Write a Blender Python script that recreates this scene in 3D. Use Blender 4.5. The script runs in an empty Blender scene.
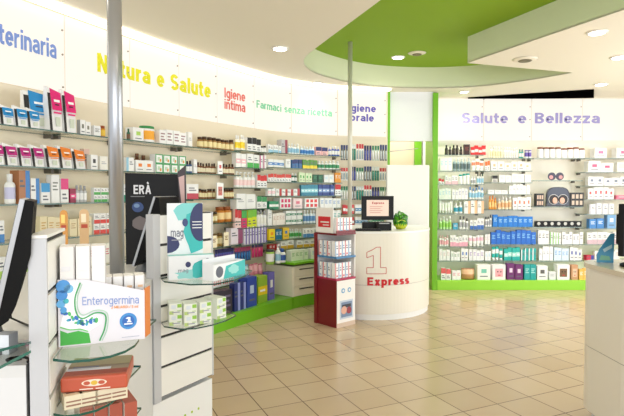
import bpy, math, random
from mathutils import Vector, Matrix
random.seed(7)
SC = bpy.context.scene
COL = SC.collection
R = math.radians
# ------------------------------------------------------------------ camera
F = 517.0; HC = 1.52; PITCH = R(1.8)
cd = bpy.data.cameras.new('camera'); cam = bpy.data.objects.new('camera', cd); COL.objects.link(cam)
cam.location = (0, 0, HC); cam.rotation_euler = (R(90) - PITCH, 0, 0)
cd.sensor_width = 36; cd.lens = 36 * F / 624; cd.clip_start = .05
SC.camera = cam
# ------------------------------------------------------------------ world, exposure
w = bpy.data.worlds.new('world'); SC.world = w; w.use_nodes = True
bg = w.node_tree.nodes['Background']; bg.inputs[0].default_value = (.93, .96, 1, 1); bg.inputs[1].default_value = 1.25
SC.view_settings.view_transform = 'Standard'; SC.view_settings.look = 'None'
SC.view_settings.gamma = 1; SC.view_settings.use_curve_mapping = False
SC.view_settings.exposure = -0.04
SPOT_W = 42.0; SIGN_E = .95; COVE_E = 3.0
# ------------------------------------------------------------------ pixel helpers (only to measure positions)
def ray(px, py):
    x = (px - 312) / F; v = (208 - py) / F
    return Vector((x, v * math.sin(PITCH) + math.cos(PITCH), v * math.cos(PITCH) - math.sin(PITCH)))
def at_z(px, py, z):
    r = ray(px, py); t = (z - HC) / r.z; return Vector((r.x * t, r.y * t, z))
def at_y(px, py, Y):
    r = ray(px, py); t = Y / r.y; return Vector((r.x * t, Y, HC + r.z * t))
# ------------------------------------------------------------------ materials
def lin(c):
    return tuple(((v / 255) / 12.92 if v / 255 <= .04045 else ((v / 255 + .055) / 1.055) ** 2.4) for v in c)
_m = {}
def mat(c, rough=.5, metal=0.0, emit=0, spec=.5, noise=0.0, alpha=1):
    key = (tuple(c), rough, metal, emit, spec, noise, alpha)
    if key in _m: return _m[key]
    m = bpy.data.materials.new('surface'); m.use_nodes = True; nt = m.node_tree; b = nt.nodes['Principled BSDF']
    col = (*lin(c), 1)
    b.inputs['Base Color'].default_value = col; b.inputs['Roughness'].default_value = rough
    b.inputs['Metallic'].default_value = metal; b.inputs['Specular IOR Level'].default_value = spec
    b.inputs['Alpha'].default_value = alpha
    if emit:
        b.inputs['Emission Color'].default_value = col; b.inputs['Emission Strength'].default_value = emit
    if noise:
        tc = nt.nodes.new('ShaderNodeTexCoord'); n = nt.nodes.new('ShaderNodeTexNoise'); n.inputs['Scale'].default_value = 6
        mx = nt.nodes.new('ShaderNodeMix'); mx.data_type = 'RGBA'; mx.blend_type = 'MULTIPLY'; mx.inputs[0].default_value = noise
        mx.inputs[6].default_value = col
        nt.links.new(tc.outputs['Object'], n.inputs['Vector']); nt.links.new(n.outputs['Fac'], mx.inputs[7]); nt.links.new(mx.outputs[2], b.inputs['Base Color'])
    _m[key] = m; return m
def glass_mat(name, tint, refl=.12):
    m = bpy.data.materials.new(name); m.use_nodes = True; nt = m.node_tree; nt.nodes.clear()
    o = nt.nodes.new('ShaderNodeOutputMaterial'); t = nt.nodes.new('ShaderNodeBsdfTransparent'); g = nt.nodes.new('ShaderNodeBsdfGlossy')
    fr = nt.nodes.new('ShaderNodeFresnel'); fr.inputs['IOR'].default_value = 1.5
    mx = nt.nodes.new('ShaderNodeMixShader'); t.inputs[0].default_value = (*tint, 1); g.inputs['Roughness'].default_value = .03
    ge = nt.nodes.new('ShaderNodeNewGeometry'); sb = nt.nodes.new('ShaderNodeMath'); sb.operation = 'SUBTRACT'; sb.use_clamp = True
    nt.links.new(fr.outputs[0], sb.inputs[0]); nt.links.new(ge.outputs['Backfacing'], sb.inputs[1]); nt.links.new(sb.outputs[0], mx.inputs[0]); nt.links.new(t.outputs[0], mx.inputs[1]); nt.links.new(g.outputs[0], mx.inputs[2]); nt.links.new(mx.outputs[0], o.inputs[0])
    return m
M_GLASS = glass_mat('shelf glass', (.955, .98, .965)); M_EDGE = mat((62, 98, 88), .15)
M_EDGE2 = mat((120, 140, 138), .2)
M_WHITE = mat((240, 238, 232), .4); M_WALL = mat((234, 222, 198), .7, noise=.04); M_CEIL = mat((242, 235, 218), .8)
M_GREEN = mat((112, 184, 26), .35); M_GREENC = mat((134, 172, 10), .7); M_RIM = mat((224, 228, 196), .75)
M_STEEL = mat((178, 180, 184), .3, .85); M_BLACK = mat((9, 9, 11), .45, spec=.3); M_DARK = mat((40, 38, 38), .5)
M_CREAM = mat((240, 232, 212), .4); M_LAM = mat((240, 240, 238), .3); M_GREY = mat((196, 197, 200), .4)
M_SLOT = mat((40, 38, 36), .6)
def floor_mat():
    m = bpy.data.materials.new('ceramic floor tile'); m.use_nodes = True; nt = m.node_tree; b = nt.nodes['Principled BSDF']; N = nt.nodes.new; L = nt.links.new
    tc = N('ShaderNodeTexCoord')
    def axis(vx, vy, off):
        d = N('ShaderNodeVectorMath'); d.operation = 'DOT_PRODUCT'; d.inputs[1].default_value = (vx, vy, 0); L(tc.outputs['Object'], d.inputs[0])
        s = N('ShaderNodeMath'); s.operation = 'SUBTRACT'; s.inputs[1].default_value = off; L(d.outputs['Value'], s.inputs[0])
        q = N('ShaderNodeMath'); q.operation = 'DIVIDE'; q.inputs[1].default_value = .312; L(s.outputs[0], q.inputs[0])
        f = N('ShaderNodeMath'); f.operation = 'FLOOR'; L(q.outputs[0], f.inputs[0])
        fr = N('ShaderNodeMath'); fr.operation = 'FRACT'; L(q.outputs[0], fr.inputs[0])
        c = N('ShaderNodeMath'); c.operation = 'SUBTRACT'; c.inputs[1].default_value = .5; L(fr.outputs[0], c.inputs[0])
        a = N('ShaderNodeMath'); a.operation = 'ABSOLUTE'; L(c.outputs[0], a.inputs[0])
        return f, a
    f1, a1 = axis(.908, .42, 1.494); f2, a2 = axis(-.42, .908, 3.389)
    mxx = N('ShaderNodeMath'); mxx.operation = 'MAXIMUM'; L(a1.outputs[0], mxx.inputs[0]); L(a2.outputs[0], mxx.inputs[1])
    g = N('ShaderNodeMath'); g.operation = 'GREATER_THAN'; g.inputs[1].default_value = .4885; L(mxx.outputs[0], g.inputs[0])
    cb = N('ShaderNodeCombineXYZ'); L(f1.outputs[0], cb.inputs[0]); L(f2.outputs[0], cb.inputs[1])
    wn = N('ShaderNodeTexWhiteNoise'); L(cb.outputs[0], wn.inputs['Vector'])
    n = N('ShaderNodeTexNoise'); n.inputs['Scale'].default_value = 5; n.inputs['Detail'].default_value = 5; L(tc.outputs['Object'], n.inputs['Vector'])
    r1 = N('ShaderNodeMix'); r1.data_type = 'RGBA'; r1.inputs[6].default_value = (*lin((194, 171, 140)), 1); r1.inputs[7].default_value = (*lin((203, 181, 150)), 1); L(wn.outputs['Value'], r1.inputs[0])
    r2 = N('ShaderNodeMix'); r2.data_type = 'RGBA'; r2.blend_type = 'MULTIPLY'; r2.inputs[0].default_value = .04; L(r1.outputs[2], r2.inputs[6]); L(n.outputs['Fac'], r2.inputs[7])
    r3 = N('ShaderNodeMix'); r3.data_type = 'RGBA'; r3.inputs[7].default_value = (*lin((100, 78, 58)), 1); L(g.outputs[0], r3.inputs[0]); L(r2.outputs[2], r3.inputs[6])
    L(r3.outputs[2], b.inputs['Base Color'])
    rr = N('ShaderNodeMapRange'); rr.inputs[3].default_value = .13; rr.inputs[4].default_value = .26; L(n.outputs['Fac'], rr.inputs[0]); L(rr.outputs[0], b.inputs['Roughness'])
    bp = N('ShaderNodeBump'); bp.inputs['Strength'].default_value = .15; bp.inputs['Distance'].default_value = .002; bp.invert = True; L(g.outputs[0], bp.inputs['Height']); L(bp.outputs[0], b.inputs['Normal'])
    return m
# ------------------------------------------------------------------ stroke lettering
def glyph(ch, t):
    h = t / 2; X = .73
    def arc(cx, cy, rx, ry, a, b, n=10):
        return [(cx + rx * math.cos(R(a + (b - a) * k / n)), cy + ry * math.sin(R(a + (b - a) * k / n))) for k in range(n + 1)]
    W = .56; m = W / 2; r = m - h
    if ch == ' ': return .3, []
    if ch == 'n': return W, [[(h, 0), (h, X)], arc(m, X - h - .22, r, .22, 180, 0) + [(W - h, 0)]]
    if ch == 'm':
        w2 = .44; r2 = w2 / 2 - h / 2; return w2 * 2, [[(h, 0), (h, X)], arc(h + r2, X - h - .2, r2, .2, 180, 0) + [(h + 2 * r2, 0)], arc(h + 3 * r2, X - h - .2, r2, .2, 180, 0) + [(h + 4 * r2, 0)]]
    if ch == 'r': return .38, [[(h, 0), (h, X)], arc(.34, X - h - .22, .34 - h, .22, 180, 85, 6)]
    if ch == 'u': return W, [[(W - h, 0), (W - h, X)], [(h, X), (h, h + .22)] + arc(m, h + .22, r, .22, 180, 360)[1:]]
    if ch == 'a': return W, [arc(m, X - h - .17, r, .17, 155, 0) + [(W - h, 0)], [(W - h, .43)] + arc(m, .235, r, .235 - h, 90, 360)]
    if ch == 'e': return W, [[(h, X / 2), (W - h, X / 2)] + arc(m, X / 2, r, X / 2 - h, 0, 320, 16)[1:]]
    if ch == 'o': return W + .02, [arc(m, X / 2, r, X / 2 - h, 0, 360, 18)]
    if ch == 'c': return W - .04, [arc(m, X / 2, r, X / 2 - h, 45, 315, 14)]
    if ch == 't': return .38, [[(.17, .95), (.17, h + .1)] + arc(.29, h + .1, .12, .1, 180, 270, 5)[1:] + [(.38, h)], [(0, X - h), (.38, X - h)]]
    if ch == 'i': return t, [[(h, 0), (h, X)], [(h, .84), (h, .84 + t * .9)]]
    if ch == 'l': return t, [[(h, 0), (h, 1)]]
    if ch == 'g': return W, [arc(m, X / 2, r, X / 2 - h, 0, 360, 18), [(W - h, X), (W - h, -.05)] + arc(m, -.05, r, .17, 0, -150, 8)[1:]]
    if ch == 'p': return W, [arc(m, X / 2, r, X / 2 - h, 0, 360, 18), [(h, X), (h, -.28)]]
    if ch == 'z': return .5, [[(0, X - h), (.5, X - h)], [(.5 - h, X - h), (h, h)], [(0, h), (.5, h)]]
    if ch in 'sS':
        H_ = X if ch == 's' else 1; w = .5 if ch == 's' else .62; q = (H_ - t) / 4; rr = w / 2 - h
        return w, [arc(w / 2, H_ - h - q, rr, q, 25, 270, 10) + arc(w / 2, h + q, rr, q, 90, -155, 10)[1:]]
    if ch == 'x': return .54, [[(h, 0), (.54 - h, X)], [(h, X), (.54 - h, 0)]]
    if ch == 'V': return .68, [[(h, 1), (.34, .02)], [(.34, .02), (.68 - h, 1)]]
    if ch == 'N': return .66, [[(h, 0), (h, 1)], [(h, 1), (.66 - h, 0)], [(.66 - h, 0), (.66 - h, 1)]]
    if ch == 'M': return .8, [[(h, 0), (h, 1)], [(h, 1), (.4, .2)], [(.4, .2), (.8 - h, 1)], [(.8 - h, 0), (.8 - h, 1)]]
    if ch == 'F': return .54, [[(h, 0), (h, 1)], [(h, 1 - h), (.54, 1 - h)], [(h, .52), (.48, .52)]]
    if ch == 'E': return .56, [[(h, 0), (h, 1)], [(h, 1 - h), (.56, 1 - h)], [(h, .51), (.5, .51)], [(h, h), (.56, h)]]
    if ch == 'L': return .5, [[(h, 0), (h, 1)], [(h, h), (.5, h)]]
    if ch == 'I': return t, [[(h, 0), (h, 1)]]
    if ch == 'D': return .62, [[(h, 0), (h, 1)], [(h, 1 - h), (.25, 1 - h)] + arc(.25, .5, .37 - h, .5 - h, 90, -90)[1:] + [(h, h)]]
    if ch == 'B': return .62, [[(h, 0), (h, 1)], [(h, 1 - h), (.33, 1 - h)] + arc(.33, .745, .24 - h * .6, .255 - h, 90, -90, 8)[1:] + [(h, .5)], [(h, .5), (.35, .5)] + arc(.35, .26, .27 - h, .25 - h * .8, 90, -90, 8)[1:] + [(h, h)]]
    if ch == 'R': return .62, [[(h, 0), (h, 1)], [(h, 1 - h), (.35, 1 - h)] + arc(.35, .73, .25 - h, .27 - h, 90, -90, 8)[1:] + [(h, .46)], [(.34, .46), (.62 - h, 0)]]
    if ch in 'AÀ': return .7, [[(h, 0), (.35, 1)], [(.35, 1), (.7 - h, 0)], [(.15, .3), (.55, .3)]] + ([[(.24, 1.3), (.4, 1.12)]] if ch == 'À' else [])
    if ch == '1': return .36, [[(.26, 0), (.26, 1)], [(.24, .96), (0, .74)], [(.06, h), (.46, h)]]
    if ch == '2': return .54, [arc(.27, .72, .27 - h, .28 - h, 160, -35, 10) + [(h, h)], [(0, h), (.54, h)]]
    if ch == '5': return .54, [[(.5, 1 - h), (h, 1 - h)], [(h, 1), (h, .5)], [(h, .56)] + arc(.25, .33, .29 - h, .33 - h, 90, -150, 10)]
    if ch == '/': return .3, [[(0, 0), (.3, 1)]]
    return .5, [[(h, 0), (h, X)]]
# ------------------------------------------------------------------ mesh builder
class MB:
    def __init__(s): s.v = []; s.f = []; s.m = []; s.sm = []; s.slots = []
    def slot(s, m):
        if m not in s.slots: s.slots.append(m)
        return s.slots.index(m)
    def face(s, idx, m, smooth=False): s.f.append(idx); s.m.append(s.slot(m)); s.sm.append(smooth)
    def box(s, cx, cy, cz, sx, sy, sz, m, M=None):
        b = len(s.v)
        for z in (-.5, .5):
            for x, y in ((-.5, -.5), (.5, -.5), (.5, .5), (-.5, .5)):
                p = Vector((cx + x * sx, cy + y * sy, cz + z * sz)); s.v.append(M @ p if M else p)
        for q in ((3, 2, 1, 0), (4, 5, 6, 7), (0, 1, 5, 4), (1, 2, 6, 5), (2, 3, 7, 6), (3, 0, 4, 7)): s.face([b + i for i in q], m)
        return s
    def bx(s, x0, x1, y0, y1, z0, z1, m, M=None): return s.box((x0 + x1) / 2, (y0 + y1) / 2, (z0 + z1) / 2, x1 - x0, y1 - y0, z1 - z0, m, M)
    def prism(s, pts, z0, z1, m, side=None, top=None, M=None):
        a = sum(p[0] * q[1] - q[0] * p[1] for p, q in zip(pts, pts[1:] + pts[:1]))
        if a < 0: pts = pts[::-1]
        n = len(pts); b = len(s.v)
        for z in (z0, z1):
            for p in pts:
                q = Vector((p[0], p[1], z)); s.v.append(M @ q if M else q)
        s.face([b + i for i in range(n)][::-1], m); s.face([b + n + i for i in range(n)], top or m)
        for i in range(n): j = (i + 1) % n; s.face([b + i, b + j, b + n + j, b + n + i], side or m)
        return s
    def lathe(s, prof, mats, n=14, cx=0, cy=0, M=None, sx=1, sy=1):
        b = len(s.v)
        for r, z in prof:
            for k in range(n):
                a = 2 * math.pi * k / n; p = Vector((cx + r * math.cos(a) * sx, cy + r * math.sin(a) * sy, z)); s.v.append(M @ p if M else p)
        for i in range(len(prof) - 1):
            mm = mats[i] if isinstance(mats, (list, tuple)) else mats
            for k in range(n):
                j = (k + 1) % n; s.face([b + i * n + k, b + i * n + j, b + (i + 1) * n + j, b + (i + 1) * n + k], mm, True)
        m0 = mats[0] if isinstance(mats, (list, tuple)) else mats; m1 = mats[-1] if isinstance(mats, (list, tuple)) else mats
        s.face([b + k for k in range(n)][::-1], m0); t = b + (len(prof) - 1) * n; s.face([t + k for k in range(n)], m1)
        return s
    def tube(s, pts, r, m, n=8):
        pts = [Vector(p) for p in pts]; b = len(s.v)
        for i, p in enumerate(pts):
            t = (pts[min(i + 1, len(pts) - 1)] - pts[max(i - 1, 0)]).normalized()
            a = t.cross(Vector((0, 0, 1)) if abs(t.z) < .9 else Vector((1, 0, 0))).normalized(); c = t.cross(a)
            for k in range(n):
                q = 2 * math.pi * k / n; s.v.append(p + (a * math.cos(q) + c * math.sin(q)) * r)
        for i in range(len(pts) - 1):
            for k in range(n):
                j = (k + 1) % n; s.face([b + i * n + k, b + i * n + j, b + (i + 1) * n + j, b + (i + 1) * n + k], m, True)
        s.face([b + k for k in range(n)], m); t = b + (len(pts) - 1) * n; s.face([t + k for k in range(n)][::-1], m)
        return s
    def plate(s, pts, m, z0=0, th=.0015, M=None):
        """thin print/plate: outline pts (x,z) in the local XZ plane, front at y=z0-th"""
        a = sum(p[0] * q[1] - q[0] * p[1] for p, q in zip(pts, pts[1:] + pts[:1]))
        if a < 0: pts = pts[::-1]
        n = len(pts); b = len(s.v)
        for y in (z0 - th, z0):
            for p in pts:
                q = Vector((p[0], y, p[1])); s.v.append(M @ q if M else q)
        s.face([b + i for i in range(n)], m); s.face([b + n + i for i in range(n)][::-1], m)
        for i in range(n): j = (i + 1) % n; s.face([b + j, b + i, b + n + i, b + n + j], m)
        return s
    def text(s, body, x0, x1, z0, cap, m, fn, bold=.02, th=.003, spacing=1.0):
        """fn(x, z, depth) -> world point; letters drawn as solid strokes"""
        t = .12 + bold * 2; cur = 0; strokes = []
        for ch in body:
            wd, pls = glyph(ch, t)
            for pl in pls: strokes.append([(p[0] + cur, p[1]) for p in pl])
            cur += wd + (.1 if ch != ' ' else 0)
        cur -= .1; kx = (x1 - x0) / cur
        for si, pl in enumerate(strokes):
            tk = th * (.7 + .12 * (si % 6)); P = [Vector(p) for p in pl]; n = len(P); A = []; B = []
            for i, p in enumerate(P):
                d0 = (P[i] - P[i - 1]).normalized() if i else (P[1] - P[0]).normalized()
                d1 = (P[i + 1] - P[i]).normalized() if i < n - 1 else d0
                d = (d0 + d1).normalized(); nn = Vector((-d.y, d.x)); k = min(1.4, 1 / max(.5, nn.dot(Vector((-d0.y, d0.x)))))
                A.append(p + nn * t / 2 * k); B.append(p - nn * t / 2 * k)
            b = len(s.v)
            for a_, b_ in zip(A, B):
                for q in (a_, b_):
                    for dd in (0, tk): s.v.append(Vector(fn(x0 + q.x * kx, z0 + q.y * cap, dd)))
            for i in range(n - 1):
                q = b + 4 * i
                s.face([q + 1, q + 3, q + 7, q + 5], m); s.face([q, q + 1, q + 5, q + 4], m); s.face([q + 3, q + 2, q + 6, q + 7], m)
            s.face([b, b + 2, b + 3, b + 1], m); q = b + 4 * (n - 1); s.face([q, q + 1, q + 3, q + 2], m)
        return s
    def mesh(s, name):
        me = bpy.data.meshes.new(name); me.from_pydata([tuple(v) for v in s.v], [], s.f)
        for m in s.slots: me.materials.append(m)
        me.polygons.foreach_set('material_index', s.m); me.polygons.foreach_set('use_smooth', s.sm); me.update(); return me
    def build(s, name, parent=None, loc=(0, 0, 0), rz=0, bevel=0):
        o = bpy.data.objects.new(name, s.mesh(name)); COL.objects.link(o); o.location = loc; o.rotation_euler = (0, 0, rz)
        if parent: o.parent = parent
        if bevel:
            b = o.modifiers.new('bevel', 'BEVEL'); b.width = bevel; b.segments = 2; b.limit_method = 'ANGLE'; b.angle_limit = R(40)
        return o
LABELS = {}
def tag(o, label, cat, group=None):
    n = len(label.replace(',', ' ').split())
    if not 4 <= n <= 16: print('LABEL LENGTH', n, label)
    if label in LABELS: print('DUP LABEL', label)
    LABELS[label] = 1
    o['label'] = label; o['category'] = cat
    if group: o['group'] = group
    return o
def struct(o): o['kind'] = 'structure'; return o
def empty(name, loc=(0, 0, 0), rz=0):
    o = bpy.data.objects.new(name, None); COL.objects.link(o); o.location = loc; o.rotation_euler = (0, 0, rz); o.empty_display_size = .05; return o
def dup(root, loc, rz):
    r = root.copy(); COL.objects.link(r); r.location = loc; r.rotation_euler = (0, 0, rz)
    for ch in root.children:
        c = ch.copy(); COL.objects.link(c); c.parent = r
    return r
# ------------------------------------------------------------------ wall paths
class Path:
    def __init__(s, pts, smooth=True):
        P = [Vector(p) for p in pts]; out = []
        if smooth:
            Q = [P[0] * 2 - P[1]] + P + [P[-1] * 2 - P[-2]]
            for i in range(1, len(Q) - 2):
                for k in range(24):
                    t = k / 24; a, b, c, d = Q[i - 1], Q[i], Q[i + 1], Q[i + 2]
                    out.append(.5 * ((2 * b) + (c - a) * t + (2 * a - 5 * b + 4 * c - d) * t * t + (3 * b - a - 3 * c + d) * t ** 3))
            out.append(P[-1])
        else: out = P
        s.p = out; s.L = [0]
        for a, b in zip(out, out[1:]): s.L.append(s.L[-1] + (b - a).length)
    def frame(s, u):
        u = max(0, min(u, s.L[-1] - 1e-6)); i = 0
        lo, hi = 0, len(s.L) - 2
        while lo < hi:
            m = (lo + hi + 1) // 2
            if s.L[m] <= u: lo = m
            else: hi = m - 1
        i = lo; a, b = s.p[i], s.p[i + 1]; t = (u - s.L[i]) / (s.L[i + 1] - s.L[i]); p = a.lerp(b, t)
        def tg(j):
            j0 = max(0, j - 1); j1 = min(len(s.p) - 1, j + 1); return (s.p[j1] - s.p[j0]).normalized()
        d = tg(i).lerp(tg(i + 1), t).normalized(); return p, d, Vector((d.y, -d.x))
    def pt(s, u, off, z=0):
        p, d, n = s.frame(u); q = p + n * off; return Vector((q.x, q.y, z))
    def rz(s, u): d = s.frame(u)[1]; return math.atan2(d.y, d.x)
    def px(s, X, off=0, z=1.52):
        lo, hi = 0, s.L[-1]
        for _ in range(40):
            m = (lo + hi) / 2; q = s.pt(m, off); x = 312 + F * q.x / (q.y * math.cos(PITCH) - (z - HC) * math.sin(PITCH))
            if x < X: lo = m
            else: hi = m
        return (lo + hi) / 2
    def strip(s, mb, u0, u1, o0, o1, z0, z1, m, side=None, step=.12, top=None):
        n = max(1, int((u1 - u0) / step)); us = [u0 + (u1 - u0) * i / n for i in range(n + 1)]
        pts = [tuple(s.pt(u, o0)[:2]) for u in us] + [tuple(s.pt(u, o1)[:2]) for u in us[::-1]]
        # build as quads strip
        b = len(mb.v); k = len(us)
        for z in (z0, z1):
            for o in (o0, o1):
                for u in us: mb.v.append(s.pt(u, o, z))
        A, B, C, D = b, b + k, b + 2 * k, b + 3 * k
        sd = side or m
        for i in range(k - 1):
            mb.face([A + i, A + i + 1, B + i + 1, B + i], m); mb.face([C + i, D + i, D + i + 1, C + i + 1], top or m)
            mb.face([B + i, B + i + 1, D + i + 1, D + i], sd, False); mb.face([A + i + 1, A + i, C + i, C + i + 1], sd)
        mb.face([A, B, D, C], sd); mb.face([B + k - 1, A + k - 1, C + k - 1, D + k - 1], sd)
        return mb
LW = Path([(-3.1, 2.3), (-2.76, 3.1), (-2.4, 3.94), (-2.1, 4.6), (-1.72, 5.35), (-1.2, 6.2), (-.68, 6.95), (-.3, 7.33), (.27, 7.66), (1.15, 7.9)])
RW = Path([(1.93, 8.45), (5.6, 8.45)], False)
H = 3.05; HP = 2.35
# ================================================================== STRUCTURE
struct(MB().box(1.2, 4.8, -.05, 9.4, 12.8, .1, floor_mat()).build('floor'))
# ceiling with recess
rec = [(1.72, .9), (1.3, 2.15), (.57, 4.12), (.2, 5.12), (.02, 5.62), (-.07, 5.9), (-.1, 6.18), (-.05, 6.5), (.08, 6.8), (.3, 7.08), (.52, 7.3), (.8, 7.5), (1.1, 7.62), (1.5, 7.7), (1.9, 7.7), (2.35, 7.6), (2.68, 7.42), (2.95, 7.18), (3.18, 6.93), (3.35, 6.7), (1.85, 6.2), (2.64, 4.37), (3.7, 1.9), (4.13, .9)]
_c = [Vector(p) for p in rec[3:20]]; _o = []
for i in range(len(_c) - 1):
    a_, b_, c_, d_ = _c[max(0, i - 1)], _c[i], _c[i + 1], _c[min(len(_c) - 1, i + 2)]
    for k in range(4):
        t = k / 4; _o.append(tuple(.5 * ((2 * b_) + (c_ - a_) * t + (2 * a_ - 5 * b_ + 4 * c_ - d_) * t * t + (3 * b_ - a_ - 3 * c_ + d_) * t ** 3)))
NA = 3; NB = 3 + len(_o); rec = rec[:3] + _o + rec[19:]
import bmesh
bm = bmesh.new(); outer = [(-3.6, -1.2), (6.0, -1.2), (6.0, 8.62), (-3.6, 8.62)]
def loop(pts, z):
    vs = [bm.verts.new((x, y, z)) for x, y in pts]; return [bm.edges.new((vs[i], vs[(i + 1) % len(vs)])) for i in range(len(vs))]
es = loop(outer, H) + loop(rec, H); bmesh.ops.triangle_fill(bm, edges=es, use_beauty=True)
me = bpy.data.meshes.new('ceiling'); bm.to_mesh(me); bm.free(); me.materials.append(M_CEIL)
o = bpy.data.objects.new('ceiling', me); COL.objects.link(o); struct(o)
sol = o.modifiers.new('solid', 'SOLIDIFY'); sol.thickness = .02; sol.offset = 1 
mb = MB(); n = len(rec); HR = 3.36
for z in (H, HR):
    for x, y in rec: mb.v.append(Vector((x, y, z)))
for i in range(n):
    j = (i + 1) % n; mb.face([i, j, n + j, n + i], M_RIM, NA <= i < NB - 1)
struct(mb.build('trim_1'))
mb = MB().prism(rec, HR, HR + .05, M_GREENC); struct(mb.build('trim_2'))
# left curved wall
struct(LW.strip(MB(), 0, LW.L[-1], -.12, 0, 0, H, M_WALL).build('wall_left'))
struct(MB().bx(1.9, 5.9, 8.47, 8.6, 0, H, mat((246, 240, 226), .6)).build('wall_back'))
struct(MB().bx(5.62, 5.75, 7.2, 8.47, 0, H, M_WALL).build('wall_right'))
# passage between the two shelving runs: fascia, room behind
M_FASC = mat((238, 241, 246), .6)
struct(MB().bx(1.19, 1.86, 7.98, 8.06, 2.3, H, M_FASC).build('trim_3'))
M_BACK = mat((232, 214, 186), .8)
struct(MB().bx(.6, 3.0, 9.6, 9.7, 0, H, M_BACK).build('wall_backroom'))
struct(MB().bx(.5, .6, 8.1, 9.7, 0, H, M_BACK).build('wall_backroom_side'))
p0 = at_y(415, 150, 9.5); p1 = at_y(421.5, 150, 9.5)
struct(MB().bx(p0.x, p1.x, 9.5, 9.6, 0, 2.6, M_GREEN).build('trim_4'))
struct(MB().bx(p1.x + .03, p1.x + .6, 9.53, 9.6, 0, 2.5, M_LAM).build('door_1'))
struct(MB().bx(1.152, 1.188, 7.9, 7.97, 0, H, M_GREEN).build('trim_5'))
# cove light along the top of the backlit signs
M_COVE = mat((255, 250, 235), .5, emit=COVE_E)
cv = LW.strip(MB(), 0, LW.px(388, .1), .09, .2, H - .03, H - .005, M_COVE).build('cove_light')
tag(cv, 'thin curved light strip on the ceiling along the left signs', 'light')
# flat plate painted black as the dark inside the ceiling slot above right signs
pts = [tuple(at_z(*q, H)[:2]) for q in ((468, 97.2), (594, 89), (594, 96.2), (470, 98))]
tag(MB().prism(pts, H - .03, H - .002, mat((6, 6, 6), .95, spec=0)).build('slot_dark_plate'), 'long black wedge plate painted as ceiling slot darkness above Bellezza sign', 'vent')
# ================================================================== SIGN PANELS
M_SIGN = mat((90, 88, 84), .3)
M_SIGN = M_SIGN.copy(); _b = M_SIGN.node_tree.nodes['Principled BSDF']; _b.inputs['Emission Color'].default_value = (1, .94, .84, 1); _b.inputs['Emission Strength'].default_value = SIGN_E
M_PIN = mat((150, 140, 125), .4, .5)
def panels(P, pxs, names, zt):
    for i, (a, b) in enumerate(zip(pxs, pxs[1:])):
        u0 = P.px(a, .06, 2.7) if a > -100 else .02; u1 = P.px(b, .06, 2.7)
        o = P.strip(MB(), u0 + .009, u1 - .009, .035, .05, HP, zt, M_SIGN, step=.1).build('backlit_sign_panel')
        tag(o, names[i], 'sign panel', 'backlit sign panels')
        for z in (HP + .06, (HP + zt) / 2, zt - .13):
            for u in (u1 - .03,):
                q = P.pt(u, .05, z); r_ = P.rz(u)
                mp = MB(); mp.lathe([(.008, 0), (.008, .008)], M_PIN, 8, M=Matrix.Translation(q) @ Matrix.Rotation(r_, 4, 'Z') @ Matrix.Rotation(R(90), 4, 'X'))
                mp.build('fixing_screw', o)
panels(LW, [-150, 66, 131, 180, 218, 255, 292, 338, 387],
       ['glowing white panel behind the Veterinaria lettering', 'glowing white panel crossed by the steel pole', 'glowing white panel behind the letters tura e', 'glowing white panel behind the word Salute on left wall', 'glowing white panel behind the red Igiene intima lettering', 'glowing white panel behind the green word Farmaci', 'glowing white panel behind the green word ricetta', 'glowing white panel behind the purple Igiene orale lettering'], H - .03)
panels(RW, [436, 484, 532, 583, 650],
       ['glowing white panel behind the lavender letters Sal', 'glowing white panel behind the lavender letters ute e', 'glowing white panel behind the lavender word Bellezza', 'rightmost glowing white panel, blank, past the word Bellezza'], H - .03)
def lettering(P, body, a, b, z, cap, c, label, bold=.025, sp=1.0):
    u0, u1 = P.px(a, .06, z), P.px(b, .06, z)
    if ' ' in body:
        t = .12 + bold * 2; ws = [sum(glyph(ch, t)[0] + .1 for ch in wd_) - .1 for wd_ in body.split()]; tot = sum(ws) + .5 * (len(ws) - 1); cur = 0
        for wd_, ww in zip(body.split(), ws):
            mb = MB().text(wd_, u0 + (u1 - u0) * cur / tot, u0 + (u1 - u0) * (cur + ww) / tot, z, cap, mat(c, .5), lambda x, zz, t: P.pt(x, .051 + t, zz), bold, .006, sp); cur += ww + .5
            tag(mb.build('sign_lettering'), label.replace('WORD', wd_), 'lettering')
        return
    mb = MB().text(body, u0, u1, z, cap, mat(c, .5), lambda x, zz, t: P.pt(x, .051 + t, zz), bold, .006, sp)
    return tag(mb.build('sign_lettering'), label, 'lettering')
lettering(LW, 'Veterinaria', -22, 57, 2.635, .155, (120, 148, 214), 'blue sign lettering reading Veterinaria at far left', .02)
lettering(LW, 'Natura e Salute', 98, 211, 2.62, .17, (228, 224, 24), 'yellow word WORD of Natura e Salute sign on left wall', .04)
lettering(LW, 'Igiene', 225, 245.5, 2.665, .12, (226, 110, 100), 'red sign lettering reading Igiene, above the word intima', .02)
lettering(LW, 'intima', 225, 245.5, 2.53, .12, (226, 110, 100), 'red sign lettering reading intima, under the word Igiene', .02)
lettering(LW, 'Farmaci senza ricetta', 257, 332, 2.62, .1, (120, 205, 160), 'pale green word WORD of Farmaci senza ricetta sign', .02)
lettering(LW, 'Igiene', 349, 376, 2.71, .11, (92, 84, 170), 'purple sign lettering reading Igiene, above the word orale', .035)
lettering(LW, 'orale', 350.5, 374, 2.57, .11, (92, 84, 170), 'purple sign lettering reading orale, under the word Igiene', .035)
M_LAV = (164, 158, 216)
u = lambda x: RW.px(x, .06)
for t_, a, b in (('Salute', 462, 508), ('e', 518, 526.5), ('Bellezza', 535, 600)):
    lettering(RW, t_, a, b, 2.625, .17, M_LAV, 'lavender sign lettering reading %s on the right wall' % t_, .032)
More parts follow.
